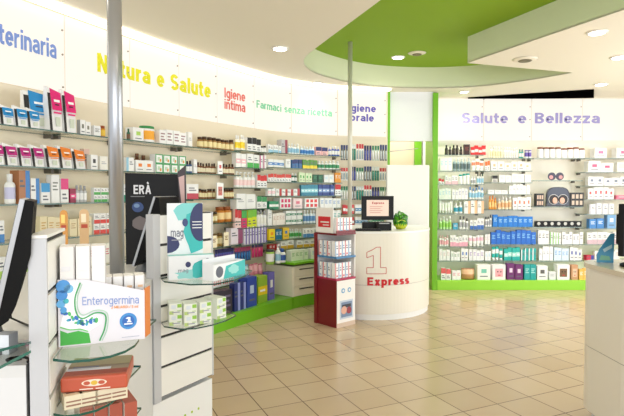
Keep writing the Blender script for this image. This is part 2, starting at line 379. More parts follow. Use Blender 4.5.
# ================================================================== LIGHTS
def downlight(px, py, z, label, r=.075, w_=None, on=True):
    p = at_z(px, py, z); root = empty('ceiling_downlight', (p.x, p.y, z))
    tag(root, label, 'ceiling light', 'recessed ceiling downlights')
    MB().lathe([(r, -.012), (r + .02, -.008), (r + .02, -.001)], M_WHITE, 24).build('trim_ring', root)
    MB().lathe([(r - .006, -.016), (r - .006, -.0121)], mat((255, 248, 230), .5, emit=12), 24).build('lamp_glass', root)
    ld = bpy.data.lights.new('downlight', 'SPOT'); ld.energy = w_ or SPOT_W; ld.spot_size = R(150); ld.spot_blend = 1; ld.color = (1, .93, .8); ld.shadow_soft_size = .08
    lo = bpy.data.objects.new('downlight_lamp', ld); COL.objects.link(lo); lo.location = (0, 0, -.03); lo.parent = root
downlight(280, 48, H, 'round downlight alone in the cream ceiling left of green recess')
downlight(317, 83, H, 'small far downlight above the green Farmaci lettering')
downlight(398, 57, HR, 'small round downlight in the green recess')
downlight(597, 32, H, 'nearest round downlight at upper right ceiling')
downlight(619, 57, H, 'downlight at the right frame edge')
downlight(601, 84, H, 'downlight over the word Bellezza', w_=90)
downlight(464, 91.5, H, 'far downlight over the word Salute on right', r=.06, w_=90)
for i, (x, y) in enumerate(((-1.9, 1.2), (-.6, 1.0), (-1.6, 2.9), (.4, 1.6), (4.6, 1.2), (4.6, 3.2), (-1.0, 4.6), (4.9, 5.4))):   # the room's other downlights, outside the frame
    ld = bpy.data.lights.new('downlight', 'SPOT'); ld.energy = SPOT_W * (.3 if i in (0, 1, 2) else 1); ld.spot_size = R(150); ld.spot_blend = 1; ld.color = (1, .93, .8); ld.shadow_soft_size = .08
    if i in (6,): continue
    lo = bpy.data.objects.new('downlight_lamp', ld); COL.objects.link(lo); lo.location = (x, y, H - .03)
ld = bpy.data.lights.new('backroom_lamp', 'AREA'); ld.energy = 18; ld.size = .8; ld.color = (1, .95, .88)
lo = bpy.data.objects.new('backroom_lamp', ld); COL.objects.link(lo); lo.location = (1.6, 8.9, 2.95)
# daylight from the glazed shop front behind and right of the camera
for nm, loc, rot, sx, sy, e in (('shopfront_daylight', (1.6, -4.5, 1.7), 0, 8.5, 3.0, 230), ('window_daylight', (5.75, 4.4, 1.5), 0, 5.0, 2.4, 130)):
    ld = bpy.data.lights.new(nm, 'AREA'); ld.shape = 'RECTANGLE'; ld.size = sx; ld.size_y = sy; ld.energy = e; ld.color = (.93, .97, 1)
    lo = bpy.data.objects.new(nm, ld); COL.objects.link(lo); lo.location = loc
    lo.rotation_euler = (R(90), 0, 0) if nm[0] == 's' else (R(90), 0, R(90))
def vent(px, py, z, label, r=.1):
    p = at_z(px, py, z); root = empty('ceiling_vent', (p.x, p.y, z)); tag(root, label, 'vent')
    MB().lathe([(r * .8, -.02), (r, -.012), (r + .03, -.002)], M_CREAM, 24).build('rim', root)
    MB().lathe([(r * .62, -.028), (r * .7, -.021)], mat((120, 112, 80), .5, .3), 20).build('cone', root)
vent(417, 53, HR, 'round vent in the green recess beside a downlight', .09)
vent(525, 59, H, 'round vent in the white ceiling right of green recess', .11)
# ================================================================== COLUMNS / POLES
def pole(x, y, r, z0, z1, m, label):
    e = empty('support_pole', (x, y, z0)); tag(e, label, 'pole')
    MB().lathe([(r, 0.01), (r, z1 - z0)], m, 28).build('shaft', e); MB().lathe([(r * 1.25, 0), (r * 1.25, .012)], m, 28).build('base_ring', e)
pole(at_y(117, 250, 2.6).x, 2.6, .036, 1.021, H, M_STEEL, 'brushed steel pole rising from the left counter to the ceiling')
pole(.47, 6.42, .028, 1.051, HR, mat((214, 210, 196), .35, .2), 'slim pale pole standing on the Express counter')
# ================================================================== LEFT SHELVING
ORD = ['first', 'second', 'third', 'fourth', 'fifth', 'sixth', 'seventh', 'eighth', 'ninth', 'tenth', 'eleventh', 'twelfth', 'thirteenth', 'fourteenth', 'fifteenth', 'sixteenth']
SH = ['top', 'second', 'third', 'fourth', 'fifth', 'sixth', 'seventh', 'eighth', 'ninth']
def glass_shelf(P, a, b, z, d, label, dark=False, pxoff=.2):
    u0 = P.px(a, pxoff) + .006 if a > -100 else .3; u1 = P.px(b, pxoff) - .006
    e = M_EDGE if not dark else M_EDGE2
    o = P.strip(MB(), u0, u1, .012, d, z - .01, z, M_GLASS, side=e).build('glass_shelf')
    tag(o, label, 'shelf', 'glass wall shelves')
    for uu in (u0 + .03, u1 - .03):
        mb = MB(); Mx = Matrix.Translation(P.pt(uu, 0, z)) @ Matrix.Rotation(P.rz(uu), 4, 'Z')
        mb.bx(-.012, .012, -.09, -.001, -.038, -.0105, mat((96, 90, 82), .5), Mx); mb.build('bracket', o)
    return o
bays = {  # name: (px0, px1, heights)
 'leftmost Veterinaria bay': (-150, 66, [2.0, 1.71, 1.43, 1.15, .88, .43]),
 'bay behind the steel pole': (66, 127, [2.0, 1.71, 1.43, 1.15, .88, .43]),
 'bay under the yellow lettering': (127, 187, [2.0, 1.71, 1.43, 1.15, .88, .43]),
 'bay left of Igiene intima': (187, 235, [2.0, 1.72, 1.44, 1.165, .89, .43]),
 'bay below Igiene intima': (235, 268, [2.02, 1.815, 1.57, 1.31, 1.08, .87]),
 'bay below Farmaci sign': (268, 340, [2.03, 1.84, 1.65, 1.465, 1.29, 1.08, .885, .75]),
}
for nm, (a, b, hs) in bays.items():
    for i, z in enumerate(hs):
        glass_shelf(LW, a, b, z, .3, '%s glass shelf in the %s' % (SH[i], nm))
# green plinth and cabinets
uc = LW.px(266, .02)
tag(LW.strip(MB(), .3, uc - .03, .01, .52, 0, .15, M_GREEN).build('shelving_plinth'), 'long low green plinth under the curved left shelving', 'plinth')
def cabinet(u0, u1, label, first):
    z1 = .57; root = empty('drawer_cabinet', LW.pt((u0 + u1) / 2, .25, 0), LW.rz((u0 + u1) / 2)); tag(root, label, 'cabinet', 'cream drawer cabinets')
    inv = root.matrix_basis.inverted()
    def loc(mb): mb.v = [inv @ v for v in mb.v]; return mb
    loc(LW.strip(MB(), u0, u1, .01, .5, .15, z1 - .025, M_CREAM)).build('body', root)
    loc(LW.strip(MB(), u0, u1, .01, .51, 0, .15, M_GREEN)).build('plinth', root)
    h = (z1 - .025 - .16) / 3
    for k in range(3):
        dr = loc(LW.strip(MB(), u0 + .012, u1 - .012, .5, .515, .158 + k * h, .158 + (k + 1) * h - .008, M_CREAM)).build('drawer', root)
        hd = MB(); um = (u0 + u1) / 2; LW.strip(hd, um - (u1 - u0) * .28, um + (u1 - u0) * .28, .516, .526, .158 + (k + .62) * h, .158 + (k + .62) * h + .012, M_DARK)
        loc(hd).build('handle', dr)
ucs = [uc, uc + .62, uc + .8]
cabinet(ucs[0], ucs[1] - .004, 'cream three drawer cabinet left of the red display stand', True)
cabinet(ucs[1], ucs[2], 'cream drawer cabinet partly behind the red display stand', False)
tag(LW.strip(MB(), uc - .02, ucs[2] + .02, .012, .54, .572, .6, M_GREEN).build('cabinet_worktop'), 'green worktop along the low drawer cabinets', 'worktop')
# ------------------------------------------------------------------ product prototypes
def J(c, k=10): return tuple(max(0, min(255, v + random.randint(-k, k))) for v in c)
def pm(c): return mat(c, .42)
INK = (96, 100, 112)
def box_mesh(w, d, h, base, prints, side=None, top=None):
    mb = MB(); b = pm(base); mb.box(0, 0, h / 2, w, d, h, b)
    if side or top:
        fs = {1: top, 3: side, 5: side}
        for k, c in fs.items():
            if c: mb.m[k] = mb.slot(pm(c))
    for k, (u0, v0, u1, v1, c) in enumerate(prints):
        t = .0008 + .0004 * k
        mb.plate([((u0 - .5) * w, v0 * h), ((u1 - .5) * w, v0 * h), ((u1 - .5) * w, v1 * h), ((u0 - .5) * w, v1 * h)], pm(c), -d / 2, t)
    return mb
def lines(c=INK, n=3, v0=.45, dv=.12, u0=.18, u1=.8):
    return [(u0, v0 + dv * i, u1 - .15 * (i % 2), v0 + dv * i + dv * .42, c) for i in range(n)]
STY = {
 'plain': lambda c: lines((170, 172, 180), 2),
 'text': lambda c: lines(c, 3),
 'top': lambda c: [(0, .55, 1, 1, c)] + lines(INK, 2, .15, .16),
 'bot': lambda c: [(0, 0, 1, .38, c)] + lines(INK, 2, .55, .15),
 'band': lambda c: [(0, .3, 1, .62, c), (.2, .42, .75, .5, (250, 250, 250))],
 'vert': lambda c: [(0, 0, .3, 1, c)] + lines(INK, 2, .5, .15, .42, .9),
 'vr': lambda c: [(.6, 0, 1, 1, c)] + lines(INK, 2, .5, .15, .08, .52),
 'dots': lambda c: [(.1 + .3 * i, .12 + .45 * j, .3 + .3 * i, .42 + .45 * j, c) for i in range(3) for j in range(2)],
 'logo': lambda c: [(.3, .45, .7, .72, c), (.2, .2, .8, .26, INK)],
 'dark': lambda c: lines(c, 3, .3, .2),
 'pet': lambda c: [(.2, .5, 1, 1, c), (0, 0, .2, .9, (22, 20, 22)), (.4, .7, .85, .76, (250, 250, 250)), (.45, .62, .75, .65, (30, 30, 40)), (.45, .12, .8, .34, (206, 214, 196)), (.3, .42, .9, .46, c)],
 'frame': lambda c: [(0, 0, 1, .1, c), (0, .9, 1, 1, c), (0, 0, .1, 1, c), (.9, 0, 1, 1, c), (.3, .3, .62, .7, (190, 214, 190)), (.55, .2, .75, .5, (226, 150, 60))],
 'face': lambda c: [(.2, .2, .8, .75, c), (.35, .5, .45, .58, (40, 30, 30)), (.58, .5, .68, .58, (40, 30, 30)), (.42, .28, .62, .34, (200, 60, 70))],
 'none': lambda c: [],
}
def proto(kind, w, d, h, c1, c2, c3, sty, parts):
    """returns root object (name decided by caller) with optional children"""
    L = []
    if kind == 'box':
        return box_mesh(w, d, h, c1, STY[sty](c2), side=c3), []
    r = w / 2; sy = min(1, d / w) 
    if kind == 'bottle':      # shouldered bottle, label band, cap
        k = .74
        prof = [(r * .93, 0), (r, h * .03), (r, h * .16), (r, h * .55), (r, h * .62), (r * .8, h * .7), (r * .45, h * k)]
        m = [pm(c1), pm(c1), pm(c2), pm(c1), pm(c1), pm(c1)]
        b = MB().lathe(prof, m, 12, sy=sy); cap = MB().lathe([(r * .5, h * k), (r * .52, h * .98), (r * .44, h)], pm(c3), 12, sy=sy)
        return b, [('cap', cap)]
    if kind == 'cyl':         # can / round tub with lid
        prof = [(r * .96, 0), (r, h * .03), (r, h * .2), (r, h * .72), (r, h * .84)]
        b = MB().lathe(prof, [pm(c1), pm(c1), pm(c2), pm(c1)], 14, sy=sy); cap = MB().lathe([(r * .97, h * .84), (r * .97, h * .98), (r * .9, h)], pm(c3), 14, sy=sy)
        return b, [('lid', cap)]
    if kind == 'jar':
        prof = [(r * .9, 0), (r, h * .05), (r, h * .18), (r, h * .62), (r * .95, h * .7), (r * .7, h * .78)]
        b = MB().lathe(prof, [pm(c1), pm(c1), pm(c2), pm(c1), pm(c1)], 12, sy=sy); cap = MB().lathe([(r * .8, h * .78), (r * .8, h * .99), (r * .75, h)], pm(c3), 12, sy=sy)
        return b, [('lid', cap)]
    if kind == 'pump':
        prof = [(r * .93, 0), (r, h * .03), (r, h * .15), (r, h * .5), (r * .95, h * .62), (r * .4, h * .72)]
        b = MB().lathe(prof, [pm(c1), pm(c1), pm(c2), pm(c1), pm(c1)], 12, sy=sy)
        cap = MB().lathe([(r * .42, h * .72), (r * .42, h * .8), (r * .14, h * .82), (r * .14, h * .93)], pm(c3), 10); cap.box(r * .25, 0, h * .96, r * 1.1, r * .4, h * .07, pm(c3))
        return b, [('pump_head', cap)]
    if kind == 'tube':        # squeeze tube standing on its cap
        cap = MB().lathe([(r * .72, 0), (r * .8, h * .02), (r * .8, h * .2)], pm(c3), 12)
        b = MB(); n = 12; rows = []
        for (sx, syy, z) in ((.8, .8, .2), (1, .9, .26), (1, .75, .5), (1, .4, .8), (1.02, .08, 1)):
            rows.append(len(b.v))
            for k in range(n):
                a = 2 * math.pi * k / n; b.v.append(Vector((r * sx * math.cos(a), r * syy * math.sin(a) * sy, h * z)))
        for i in range(4):
            for k in range(n):
                j = (k + 1) % n; b.face([rows[i] + k, rows[i] + j, rows[i + 1] + j, rows[i + 1] + k], pm(c2 if i == 2 else c1), True)
        b.face([rows[0] + k for k in range(n)][::-1], pm(c1)); b.face([rows[4] + k for k in range(n)], pm(c1))
        return b, [('cap', cap)]
    if kind == 'pouch':       # soft pack, pillow bulge with crimped top
        b = MB(); cols = 5; g = []
        rows_ = [(0, .5), (.12, .95), (.5, 1), (.8, .7), (.92, .12), (1, .1)]
        for side_ in (-1, 1):
            for z, t in rows_:
                for k in range(cols):
                    x = (k / (cols - 1) - .5); bul = (1 - (2 * x) ** 4) * t
                    b.v.append(Vector((x * w, side_ * d / 2 * max(.06, bul), z * h)))
        R_ = len(rows_)
        for s_ in (0, 1):
            for i in range(R_ - 1):
                for k in range(cols - 1):
                    q = s_ * R_ * cols + i * cols + k; idx = [q, q + 1, q + cols + 1, q + cols]
                    b.face(idx if s_ == 0 else idx[::-1], pm(c2 if (i in (2, 3)) else (c3 if i == 4 and c3 else c1)), True)
        for i in range(R_ - 1):
            for k in (0, cols - 1):
                q = i * cols + k; b.face([q, q + cols, q + cols + R_ * cols, q + R_ * cols] if k == 0 else [q, q + R_ * cols, q + cols + R_ * cols, q + cols], pm(c1))
        for i in (0, R_ - 1):
            for k in range(cols - 1):
                q = i * cols + k; b.face([q, q + R_ * cols, q + 1 + R_ * cols, q + 1] if i == 0 else [q, q + 1, q + 1 + R_ * cols, q + R_ * cols], pm(c1))
        return b, []
    if kind == 'card':        # blister card with a bulb and hang hole tab
        b = MB(); b.box(0, 0, h / 2, w, .003, h, pm(c1)); b.plate([(-w / 2, h * .72), (w / 2, h * .72), (w / 2, h), (-w / 2, h)], pm(c2), -.0015, .0012)
        b.lathe([(w * .34, 0), (w * .34, h * .45), (w * .2, h * .55)], pm(c3), 8, cy=-.006, sy=.5, M=Matrix.Translation((0, 0, h * .08)))
        b.box(0, .02, h * .93, .004, .06, .004, M_DARK)
        return b, []
    raise ValueError(kind)
COUNT = [0]
def cname(n): return n
def run(P, z, a, b, n, hp, kind, cols, desc, loc, name, cat, sty='text', off=.22, dep=None, stack=1, gap=.93, parts=True, vary=0, single=None, yaw=0):
    """n items side by side between image columns a and b (measured), height hp measured in pixels at that spot"""
    u0, u1 = P.px(a, off, z + .05), P.px(b, off, z + .05); q = P.pt((u0 + u1) / 2, off)
    wv = (u1 - u0) / n; w_ = (P.pt(u0 + wv, off) - P.pt(u0, off)).length * gap; hh = hp * q.y / F / stack
    dep = dep or min(max(.04, w_ * (1 if kind in ('bottle', 'cyl', 'jar', 'pump') else .8)), .14)
    if kind in ('bottle', 'cyl', 'jar', 'pump', 'tube'): dep = min(dep, w_)
    c1, c2, c3 = (tuple(cols) + (None, None))[:3]
    if kind != 'box': c2 = c2 or c1; c3 = c3 or c1
    else: c2 = c2 or INK
    mb, ch = proto(kind, w_, dep, hh, c1, c2, c3, sty, parts)
    if sty == 'pet' and kind == 'box':
        for v in mb.v:
            k_ = max(0, v.z / hh - .55) / .45; v.y = v.y * (1 - .62 * k_) ; v.x *= 1 + .05 * k_ - .04 * (1 - k_); v.z += (.012 * hh / .14) * math.sin(v.x * 90) * (k_ > .9)
    root = mb.build(name)
    for cn, cm in ch: cm.build(cn, root)
    items = []
    for k in range(n):
        for s in range(stack):
            uu = u0 + (k + .5) * wv; o_ = off - dep / 2 + random.uniform(-.006, .006)
            p = P.pt(uu, o_, z + .0006 + s * (hh + .0006)); rz = P.rz(uu) + random.uniform(-.03, .03) * (1 if stack == 1 else .3) * (0 if gap > .96 else 1) + yaw
            it = root if not items else dup(root, p, rz)
            it.location = p; it.rotation_euler = (0, 0, rz)
            if stack == 1 and n > 1 and kind != 'card': it.scale.z = random.choice((1, 1, .96, .9, .84)) if P is RW else random.choice((1, 1, .97, .93))
            if stack > 1: lay = {2: ['lower', 'upper'], 3: ['bottom', 'middle', 'top']}[stack][s]
            pos = 'leftmost' if k == 0 else ('rightmost' if k == n - 1 else ORD[k] + ' from left')
            if n == 1 and stack == 1: lab = '%s, %s' % (desc, loc)
            elif n == 1: lab = '%s one of stacked %s, %s' % (lay, desc, loc)
            elif stack == 1: lab = '%s of %s, %s' % (pos, desc, loc) if n > 2 else '%s of two %s, %s' % ('left' if k == 0 else 'right', desc, loc)
            else: lab = '%s, %s layer of %s, %s' % (pos, lay, desc, loc)
            tag(it, lab, cat, (desc + ' on ' + loc) if n * stack > 1 else None); items.append(it); COUNT[0] += 1
    return items
W = (240, 240, 240); OW = (238, 236, 228); BL = (60, 130, 200); NV = (36, 50, 110); TE = (40, 178, 170); GR = (70, 170, 80); LG = (170, 210, 90); RD = (206, 46, 50)
PK = (226, 60, 130); PL = (240, 190, 200); YE = (244, 214, 40); OR = (236, 130, 40); AM = (120, 74, 30); CR = (232, 218, 180); BK = (26, 24, 26); PU = (120, 90, 170); GY = (170, 172, 178); LB = (150, 200, 226); BR = (110, 70, 44); DG = (24, 90, 66); MG = (190, 40, 130)
V = lambda k: SH[k] + ' shelf, Veterinaria bay'
N = lambda k: SH[k] + ' shelf behind the pole'
Y = lambda k: SH[k] + ' shelf below yellow lettering'
I = lambda k: SH[k] + ' shelf below Igiene intima'
Fm = lambda k: SH[k] + ' shelf below Farmaci sign'
z1, z2, z3, z4, z5, z6 = 2.0, 1.71, 1.43, 1.15, .88, .43
pb = ('pet_food_pack', 'pet food pack'); mbx = ('medicine_box', 'box'); bt = ('bottle', 'bottle'); jr = ('supplement_jar', 'jar')
# --- Veterinaria
run(LW, z1, -14, 41, 4, 19, 'box', (W, (30, 140, 205)), 'small blue topped pet packs', V(0), *pb, sty='pet', off=.28, dep=.055)
run(LW, z1, 25, 50, 1, 37, 'box', (W, (30, 140, 205)), 'big blue topped pet pack behind small ones', V(0), *pb, sty='pet', off=.2, dep=.07)
run(LW, z1, 50, 77, 2, 41, 'box', (W, (226, 30, 120)), 'tall magenta topped pet packs', V(0), *pb, sty='pet', off=.27)
run(LW, z2, -10, 45, 4, 21, 'box', (W, MG), 'magenta topped pet packs', V(1), *pb, sty='pet', off=.28)
run(LW, z2, 46, 86, 3, 21, 'box', (W, OR), 'orange topped pet packs', V(1), *pb, sty='pet', off=.28)
run(LW, z3, 8, 18, 1, 30, 'bottle', (W, (200, 200, 230), W), 'white bottle with pale label', V(2), *bt)
run(LW, z3, 18.5, 30, 1, 33, 'box', ((178, 120, 80), BL, (170, 110, 70)), 'tall brown and blue box', V(2), *mbx, sty='vr', dep=.1)
run(LW, z3, 31, 40, 1, 25, 'box', (W, BL), 'white box with tall blue panel', V(2), *mbx, sty='vr')
run(LW, z3, 41, 50, 1, 20, 'box', (W, (50, 150, 210)), 'short white box with blue panel', V(2), *mbx, sty='top')
run(LW, z3, 51.5, 60, 1, 28, 'box', (W, (120, 124, 120)), 'tall white box with grey print', V(2), *mbx, sty='text')
run(LW, z3, 61, 69, 1, 24, 'box', (W, PK), 'white box with pink head', V(2), *mbx, sty='top')
run(LW, z4, -6, 5, 2, 24, 'box', (W, BL), 'white and blue boxes beside the near monitor', V(3), *mbx, sty='bot')
run(LW, z4, 40, 62, 3, 22, 'box', (CR, (200, 160, 90)), 'cream cartons above the counter boxes', V(3), *mbx)
run(LW, z5, -12, 60, 9, 22, 'box', (W, LG), 'white cartons with lime print', V(4), *mbx, sty='bot')
run(LW, z6, -10, 60, 7, 24, 'box', (W, PK), 'white cartons with pink print', V(5), *mbx, sty='bot')
# --- behind pole
run(LW, z1, 80, 91, 2, 15, 'box', (W, (120, 120, 110), GY), 'white boxes with grey sides', N(0), *mbx, sty='logo')
run(LW, z1, 94, 101, 1, 11, 'box', (W, (90, 90, 90)), 'small white box beside amber jar', N(0), *mbx)
run(LW, z1, 102, 107, 1, 12, 'jar', ((206, 140, 40), (230, 190, 60), (150, 70, 30)), 'small amber jar', N(0), *jr)
run(LW, z2, 84, 90, 1, 21, 'box', ((226, 190, 176), INK), 'tall pinkish box', N(1), *mbx, off=.15)
run(LW, z2, 91, 98, 1, 15, 'box', (W, (60, 60, 60)), 'white box with black mark', N(1), *mbx, sty='logo')
run(LW, z2, 100, 108, 1, 14, 'box', (OW, GY), 'plain off white box', N(1), *mbx, sty='plain')
run(LW, z3, 70, 76, 1, 14, 'box', ((150, 30, 70), PK), 'low dark pink box', N(2), *mbx, sty='band')
run(LW, z3, 76, 88, 3, 17, 'bottle', ((196, 198, 200), W, GY), 'grey round bottles', N(2), *bt)
run(LW, z3, 94, 111, 5, 14, 'box', (W, GR), 'green printed white boxes', N(2), *mbx, sty='bot', stack=2)
run(LW, z4, 94, 112, 3, 20, 'box', (W, (220, 60, 50)), 'red marked white boxes', N(3), *mbx, sty='bot', stack=2)
run(LW, z4, 70, 92, 3, 18, 'box', (CR, (180, 150, 100)), 'cream low cartons', N(3), *mbx)
run(LW, z5, 66, 124, 8, 20, 'box', (OW, (206, 90, 120)), 'off white cartons with pink lines', N(4), *mbx)
# --- yellow lettering bay
run(LW, z1, 128, 131, 1, 12, 'bottle', (DG, BR, DG), 'little green bottle beside the pole', Y(0), *bt)
run(LW, z1, 133, 144, 1, 14, 'box', (W, LG), 'white box with lime ring print', Y(0), *mbx, sty='logo')
run(LW, z1, 145, 158, 1, 17, 'cyl', (W, (245, 170, 30), (40, 140, 70)), 'white tub with green lid', Y(0), 'supplement_tub', 'tub')
run(LW, z1, 159, 187, 4, 15, 'box', (W, (150, 110, 120)), 'white boxes with fine print', Y(0), *mbx, sty='dark')
run(LW, z2, 126, 134, 1, 14, 'box', (W, LB), 'white and pale blue box', Y(1), *mbx, sty='vert')
run(LW, z2, 135, 154, 2, 12, 'box', (W, OR), 'white boxes with orange fruit print', Y(1), *mbx, sty='logo')
run(LW, z2, 137, 149, 2, 19, 'bottle', ((120, 80, 50), (170, 120, 70), BR), 'brown bottles behind orange printed boxes', Y(1), *bt, off=.1)
run(LW, z2, 155, 186, 4, 18, 'box', (W, (60, 160, 90)), 'green framed white boxes', Y(1), *mbx, sty='frame', stack=2)
run(LW, z3, 123, 129, 1, 17, 'box', (W, (40, 140, 110)), 'tall white box with teal mark', Y(2), *mbx, sty='bot')
run(LW, z3, 132, 184, 9, 15, 'box', (W, PL), 'pale boxes hidden behind the black display', Y(2), *mbx)
# --- amber jars bay
B2 = lambda k: SH[k] + ' shelf left of Igiene intima'
run(LW, 1.72, 187, 193, 2, 13, 'bottle', ((60, 90, 130), W, BK), 'slim blue bottles', B2(1), *bt)
run(LW, 2.0, 188, 192, 1, 15, 'box', (W, GY), 'narrow tall white box', B2(0), *mbx, sty='plain')
run(LW, 2.0, 200, 235, 8, 12, 'jar', ((150, 108, 50), (230, 214, 160), (70, 44, 24)), 'amber jars with brown lids', B2(0), *jr)
run(LW, 1.72, 194, 197.5, 1, 14, 'box', (W, GY), 'narrow white box by the amber bottles', B2(1), *mbx, sty='plain')
run(LW, 1.72, 198, 217, 7, 11, 'bottle', ((120, 70, 34), (230, 220, 190), (60, 34, 20)), 'small amber bottles', B2(1), *bt)
run(LW, 1.72, 218, 223, 1, 13, 'box', (W, (200, 90, 90)), 'white upright card between amber bottles', B2(1), 'price_card', 'card', sty='logo', off=.27, dep=.01)
run(LW, 1.72, 223.5, 235, 4, 11, 'bottle', ((120, 70, 34), (230, 220, 190), (60, 34, 20)), 'amber bottles right of white card', B2(1), *bt)
run(LW, 1.44, 187, 199, 1, 15, 'box', (W, (190, 60, 80)), 'white box with red line text', B2(2), *mbx, sty='bot')
run(LW, 1.44, 200, 216, 6, 10, 'jar', ((130, 84, 40), (228, 216, 170), (60, 40, 26)), 'brown jars with cream labels', B2(2), *jr)
run(LW, 1.44, 217, 224, 1, 16, 'box', (W, (200, 120, 110)), 'white upright leaflet card', B2(2), 'price_card', 'card', sty='face', off=.28, dep=.01)
run(LW, 1.44, 225, 235, 4, 10, 'jar', ((130, 84, 40), (228, 216, 170), (60, 40, 26)), 'brown jars right of leaflet card', B2(2), *jr)
run(LW, 1.165, 205, 218, 4, 11, 'jar', ((170, 140, 80), (236, 226, 180), (60, 50, 36)), 'small pale jars', B2(3), *jr)
run(LW, 1.165, 219, 234, 2, 15, 'jar', ((196, 120, 40), (240, 210, 150), (150, 80, 30)), 'wide orange jars', B2(3), *jr)
run(LW, .89, 206, 224, 4, 13, 'jar', ((190, 160, 90), (240, 230, 190), (120, 90, 50)), 'honey coloured jars', B2(4), *jr)
run(LW, .89, 212, 217, 1, 12, 'box', ((250, 240, 210), AM), 'cream price card left', B2(4), 'price_card', 'card', sty='text', off=.3, dep=.008)
run(LW, .89, 224, 229, 1, 14, 'box', ((250, 240, 210), AM), 'cream price card right', B2(4), 'price_card', 'card', sty='text', off=.3, dep=.008)
run(LW, .89, 230, 243, 1, 16, 'box', ((236, 228, 240), (150, 80, 120)), 'lilac box with picture', B2(4), *mbx, sty='vr', dep=.08)
for zz, a, b, n_, cs, ds in ((.68, 216, 235, 8, ((80, 90, 170), (40, 40, 90), PU), 'blue blister cards on hooks'), (.66, 236, 252, 6, ((60, 70, 130), (180, 70, 110), BL), 'navy and pink blister cards on hooks'), (.68, 253, 264, 4, ((200, 90, 120), (60, 50, 100), PK), 'pink blister cards on hooks')):
    run(LW, zz, a, b, n_, 14, 'card', cs, ds, 'below the fifth glass shelf', 'blister_card', 'blister pack', off=.2)
run(LW, .43, 203, 234, 5, 15, 'box', (W, (206, 70, 60)), 'white boxes with red squares', 'lowest glass shelf, left wall', *mbx, sty='dots', off=.27)
run(LW, .43, 236, 250, 3, 17, 'pouch', ((150, 200, 220), (190, 220, 230), (110, 160, 200)), 'pale blue wipe packs', 'lowest glass shelf, left wall', 'wipe_pack', 'pack', off=.27)
run(LW, .43, 251, 264, 3, 15, 'pouch', ((214, 130, 150), (230, 170, 180), (190, 90, 120)), 'rosy soft packs', 'lowest glass shelf, left wall', 'wipe_pack', 'pack', off=.27)
run(LW, .151, 184, 207, 3, 24, 'box', (W, GR), 'white green boxes behind the slat stand', 'green plinth, left wall', *mbx, off=.4)
run(LW, .151, 214, 233, 2, 25, 'box', ((50, 46, 60), (110, 100, 130)), 'near black boxes', 'green plinth, left wall', *mbx, sty='dark', off=.45)
run(LW, .151, 234, 246, 2, 28, 'box', ((44, 56, 120), (150, 160, 220)), 'navy boxes', 'green plinth, left wall', *mbx, sty='vr', off=.45)
run(LW, .151, 247, 257, 1, 30, 'box', ((50, 76, 170), (190, 210, 240)), 'royal blue box', 'green plinth, left wall', *mbx, sty='logo', off=.45)
run(LW, .151, 258, 268, 1, 27, 'box', ((150, 190, 60), YE), 'lime and yellow box', 'green plinth, left wall', *mbx, sty='band', off=.42)
run(LW, .151, 268.5, 275, 1, 28, 'box', ((110, 104, 190), W), 'violet box by the cabinet', 'green plinth, left wall', *mbx, sty='logo', off=.4)
# --- Igiene intima bay
run(LW, 2.02, 236, 246, 4, 16, 'bottle', ((240, 236, 220), YE, W), 'cream bottles with yellow labels', I(0), *bt)
run(LW, 2.02, 247, 261, 3, 14, 'box', (W, BK, W), 'black topped white boxes', I(0), *mbx, sty='top')
run(LW, 2.02, 262, 267, 2, 7, 'jar', (W, W, BK), 'tiny black lidded jars', I(0), *jr)
run(LW, 1.815, 236, 246, 2, 14, 'box', (W, PL), 'white pink striped boxes', I(1), *mbx, sty='band')
run(LW, 1.815, 247, 259, 2, 14, 'box', (W, GR), 'green footed white boxes', I(1), *mbx, sty='bot')
run(LW, 1.815, 260, 266, 2, 14, 'box', (W, MG), 'magenta striped narrow boxes', I(1), *mbx, sty='vert')
run(LW, 1.57, 236, 256, 5, 16, 'pump', (W, (244, 214, 214), W), 'white pump bottles', I(2), 'pump_bottle', 'bottle')
run(LW, 1.57, 257, 267, 3, 13, 'box', (W, RD), 'white boxes with red tops', I(2), *mbx, sty='top')
run(LW, 1.31, 236, 256, 2, 15, 'box', (W, GY), 'large plain white cartons', I(3), *mbx, sty='plain', dep=.1)
run(LW, 1.31, 257, 267, 2, 12, 'box', (W, (60, 150, 90)), 'green topped cartons', I(3), *mbx, sty='top')
run(LW, 1.08, 235, 241, 2, 19, 'box', ((240, 210, 210), RD), 'pale pink upright boxes', I(4), *mbx, sty='top')
run(LW, 1.08, 241.5, 247, 1, 17, 'box', ((214, 50, 110), GR), 'pink box with green head', I(4), *mbx, sty='top')
run(LW, 1.08, 247.5, 257, 2, 18, 'box', ((214, 226, 40), (120, 190, 60)), 'acid yellow boxes', I(4), *mbx, sty='top')
run(LW, 1.08, 258, 267, 3, 16, 'bottle', (W, OW, GY), 'white bottles beside acid yellow boxes', I(4), *bt)
run(LW, .87, 244, 267, 8, 17, 'box', ((226, 222, 238), (110, 90, 180)), 'narrow white violet packets', I(5), *mbx, sty='vr')
# --- Farmaci bay
run(LW, 2.03, 268, 281, 5, 8, 'box', (W, LB), 'low white boxes with blue feet', Fm(0), *mbx, sty='bot')
run(LW, 2.03, 281.5, 288, 1, 14, 'box', ((190, 186, 190), (150, 60, 80)), 'tall grey box', Fm(0), *mbx, sty='vr')
run(LW, 2.03, 289, 300, 4, 11, 'bottle', (W, LB, W), 'white bottles with blue labels', Fm(0), *bt)
run(LW, 2.03, 301, 315, 5, 9, 'bottle', ((200, 220, 236), BL, W), 'pale blue bottles', Fm(0), *bt)
run(LW, 2.03, 316, 328, 2, 9, 'box', ((244, 190, 190), NV), 'pink boxes with navy heads', Fm(0), *mbx, sty='top')
run(LW, 2.03, 329, 340, 4, 10, 'bottle', ((60, 90, 180), W, W), 'royal blue bottles with white caps', Fm(0), *bt)
run(LW, 1.84, 268, 284, 3, 8, 'box', (W, BL), 'white boxes with blue pictures', Fm(1), *mbx, sty='band')
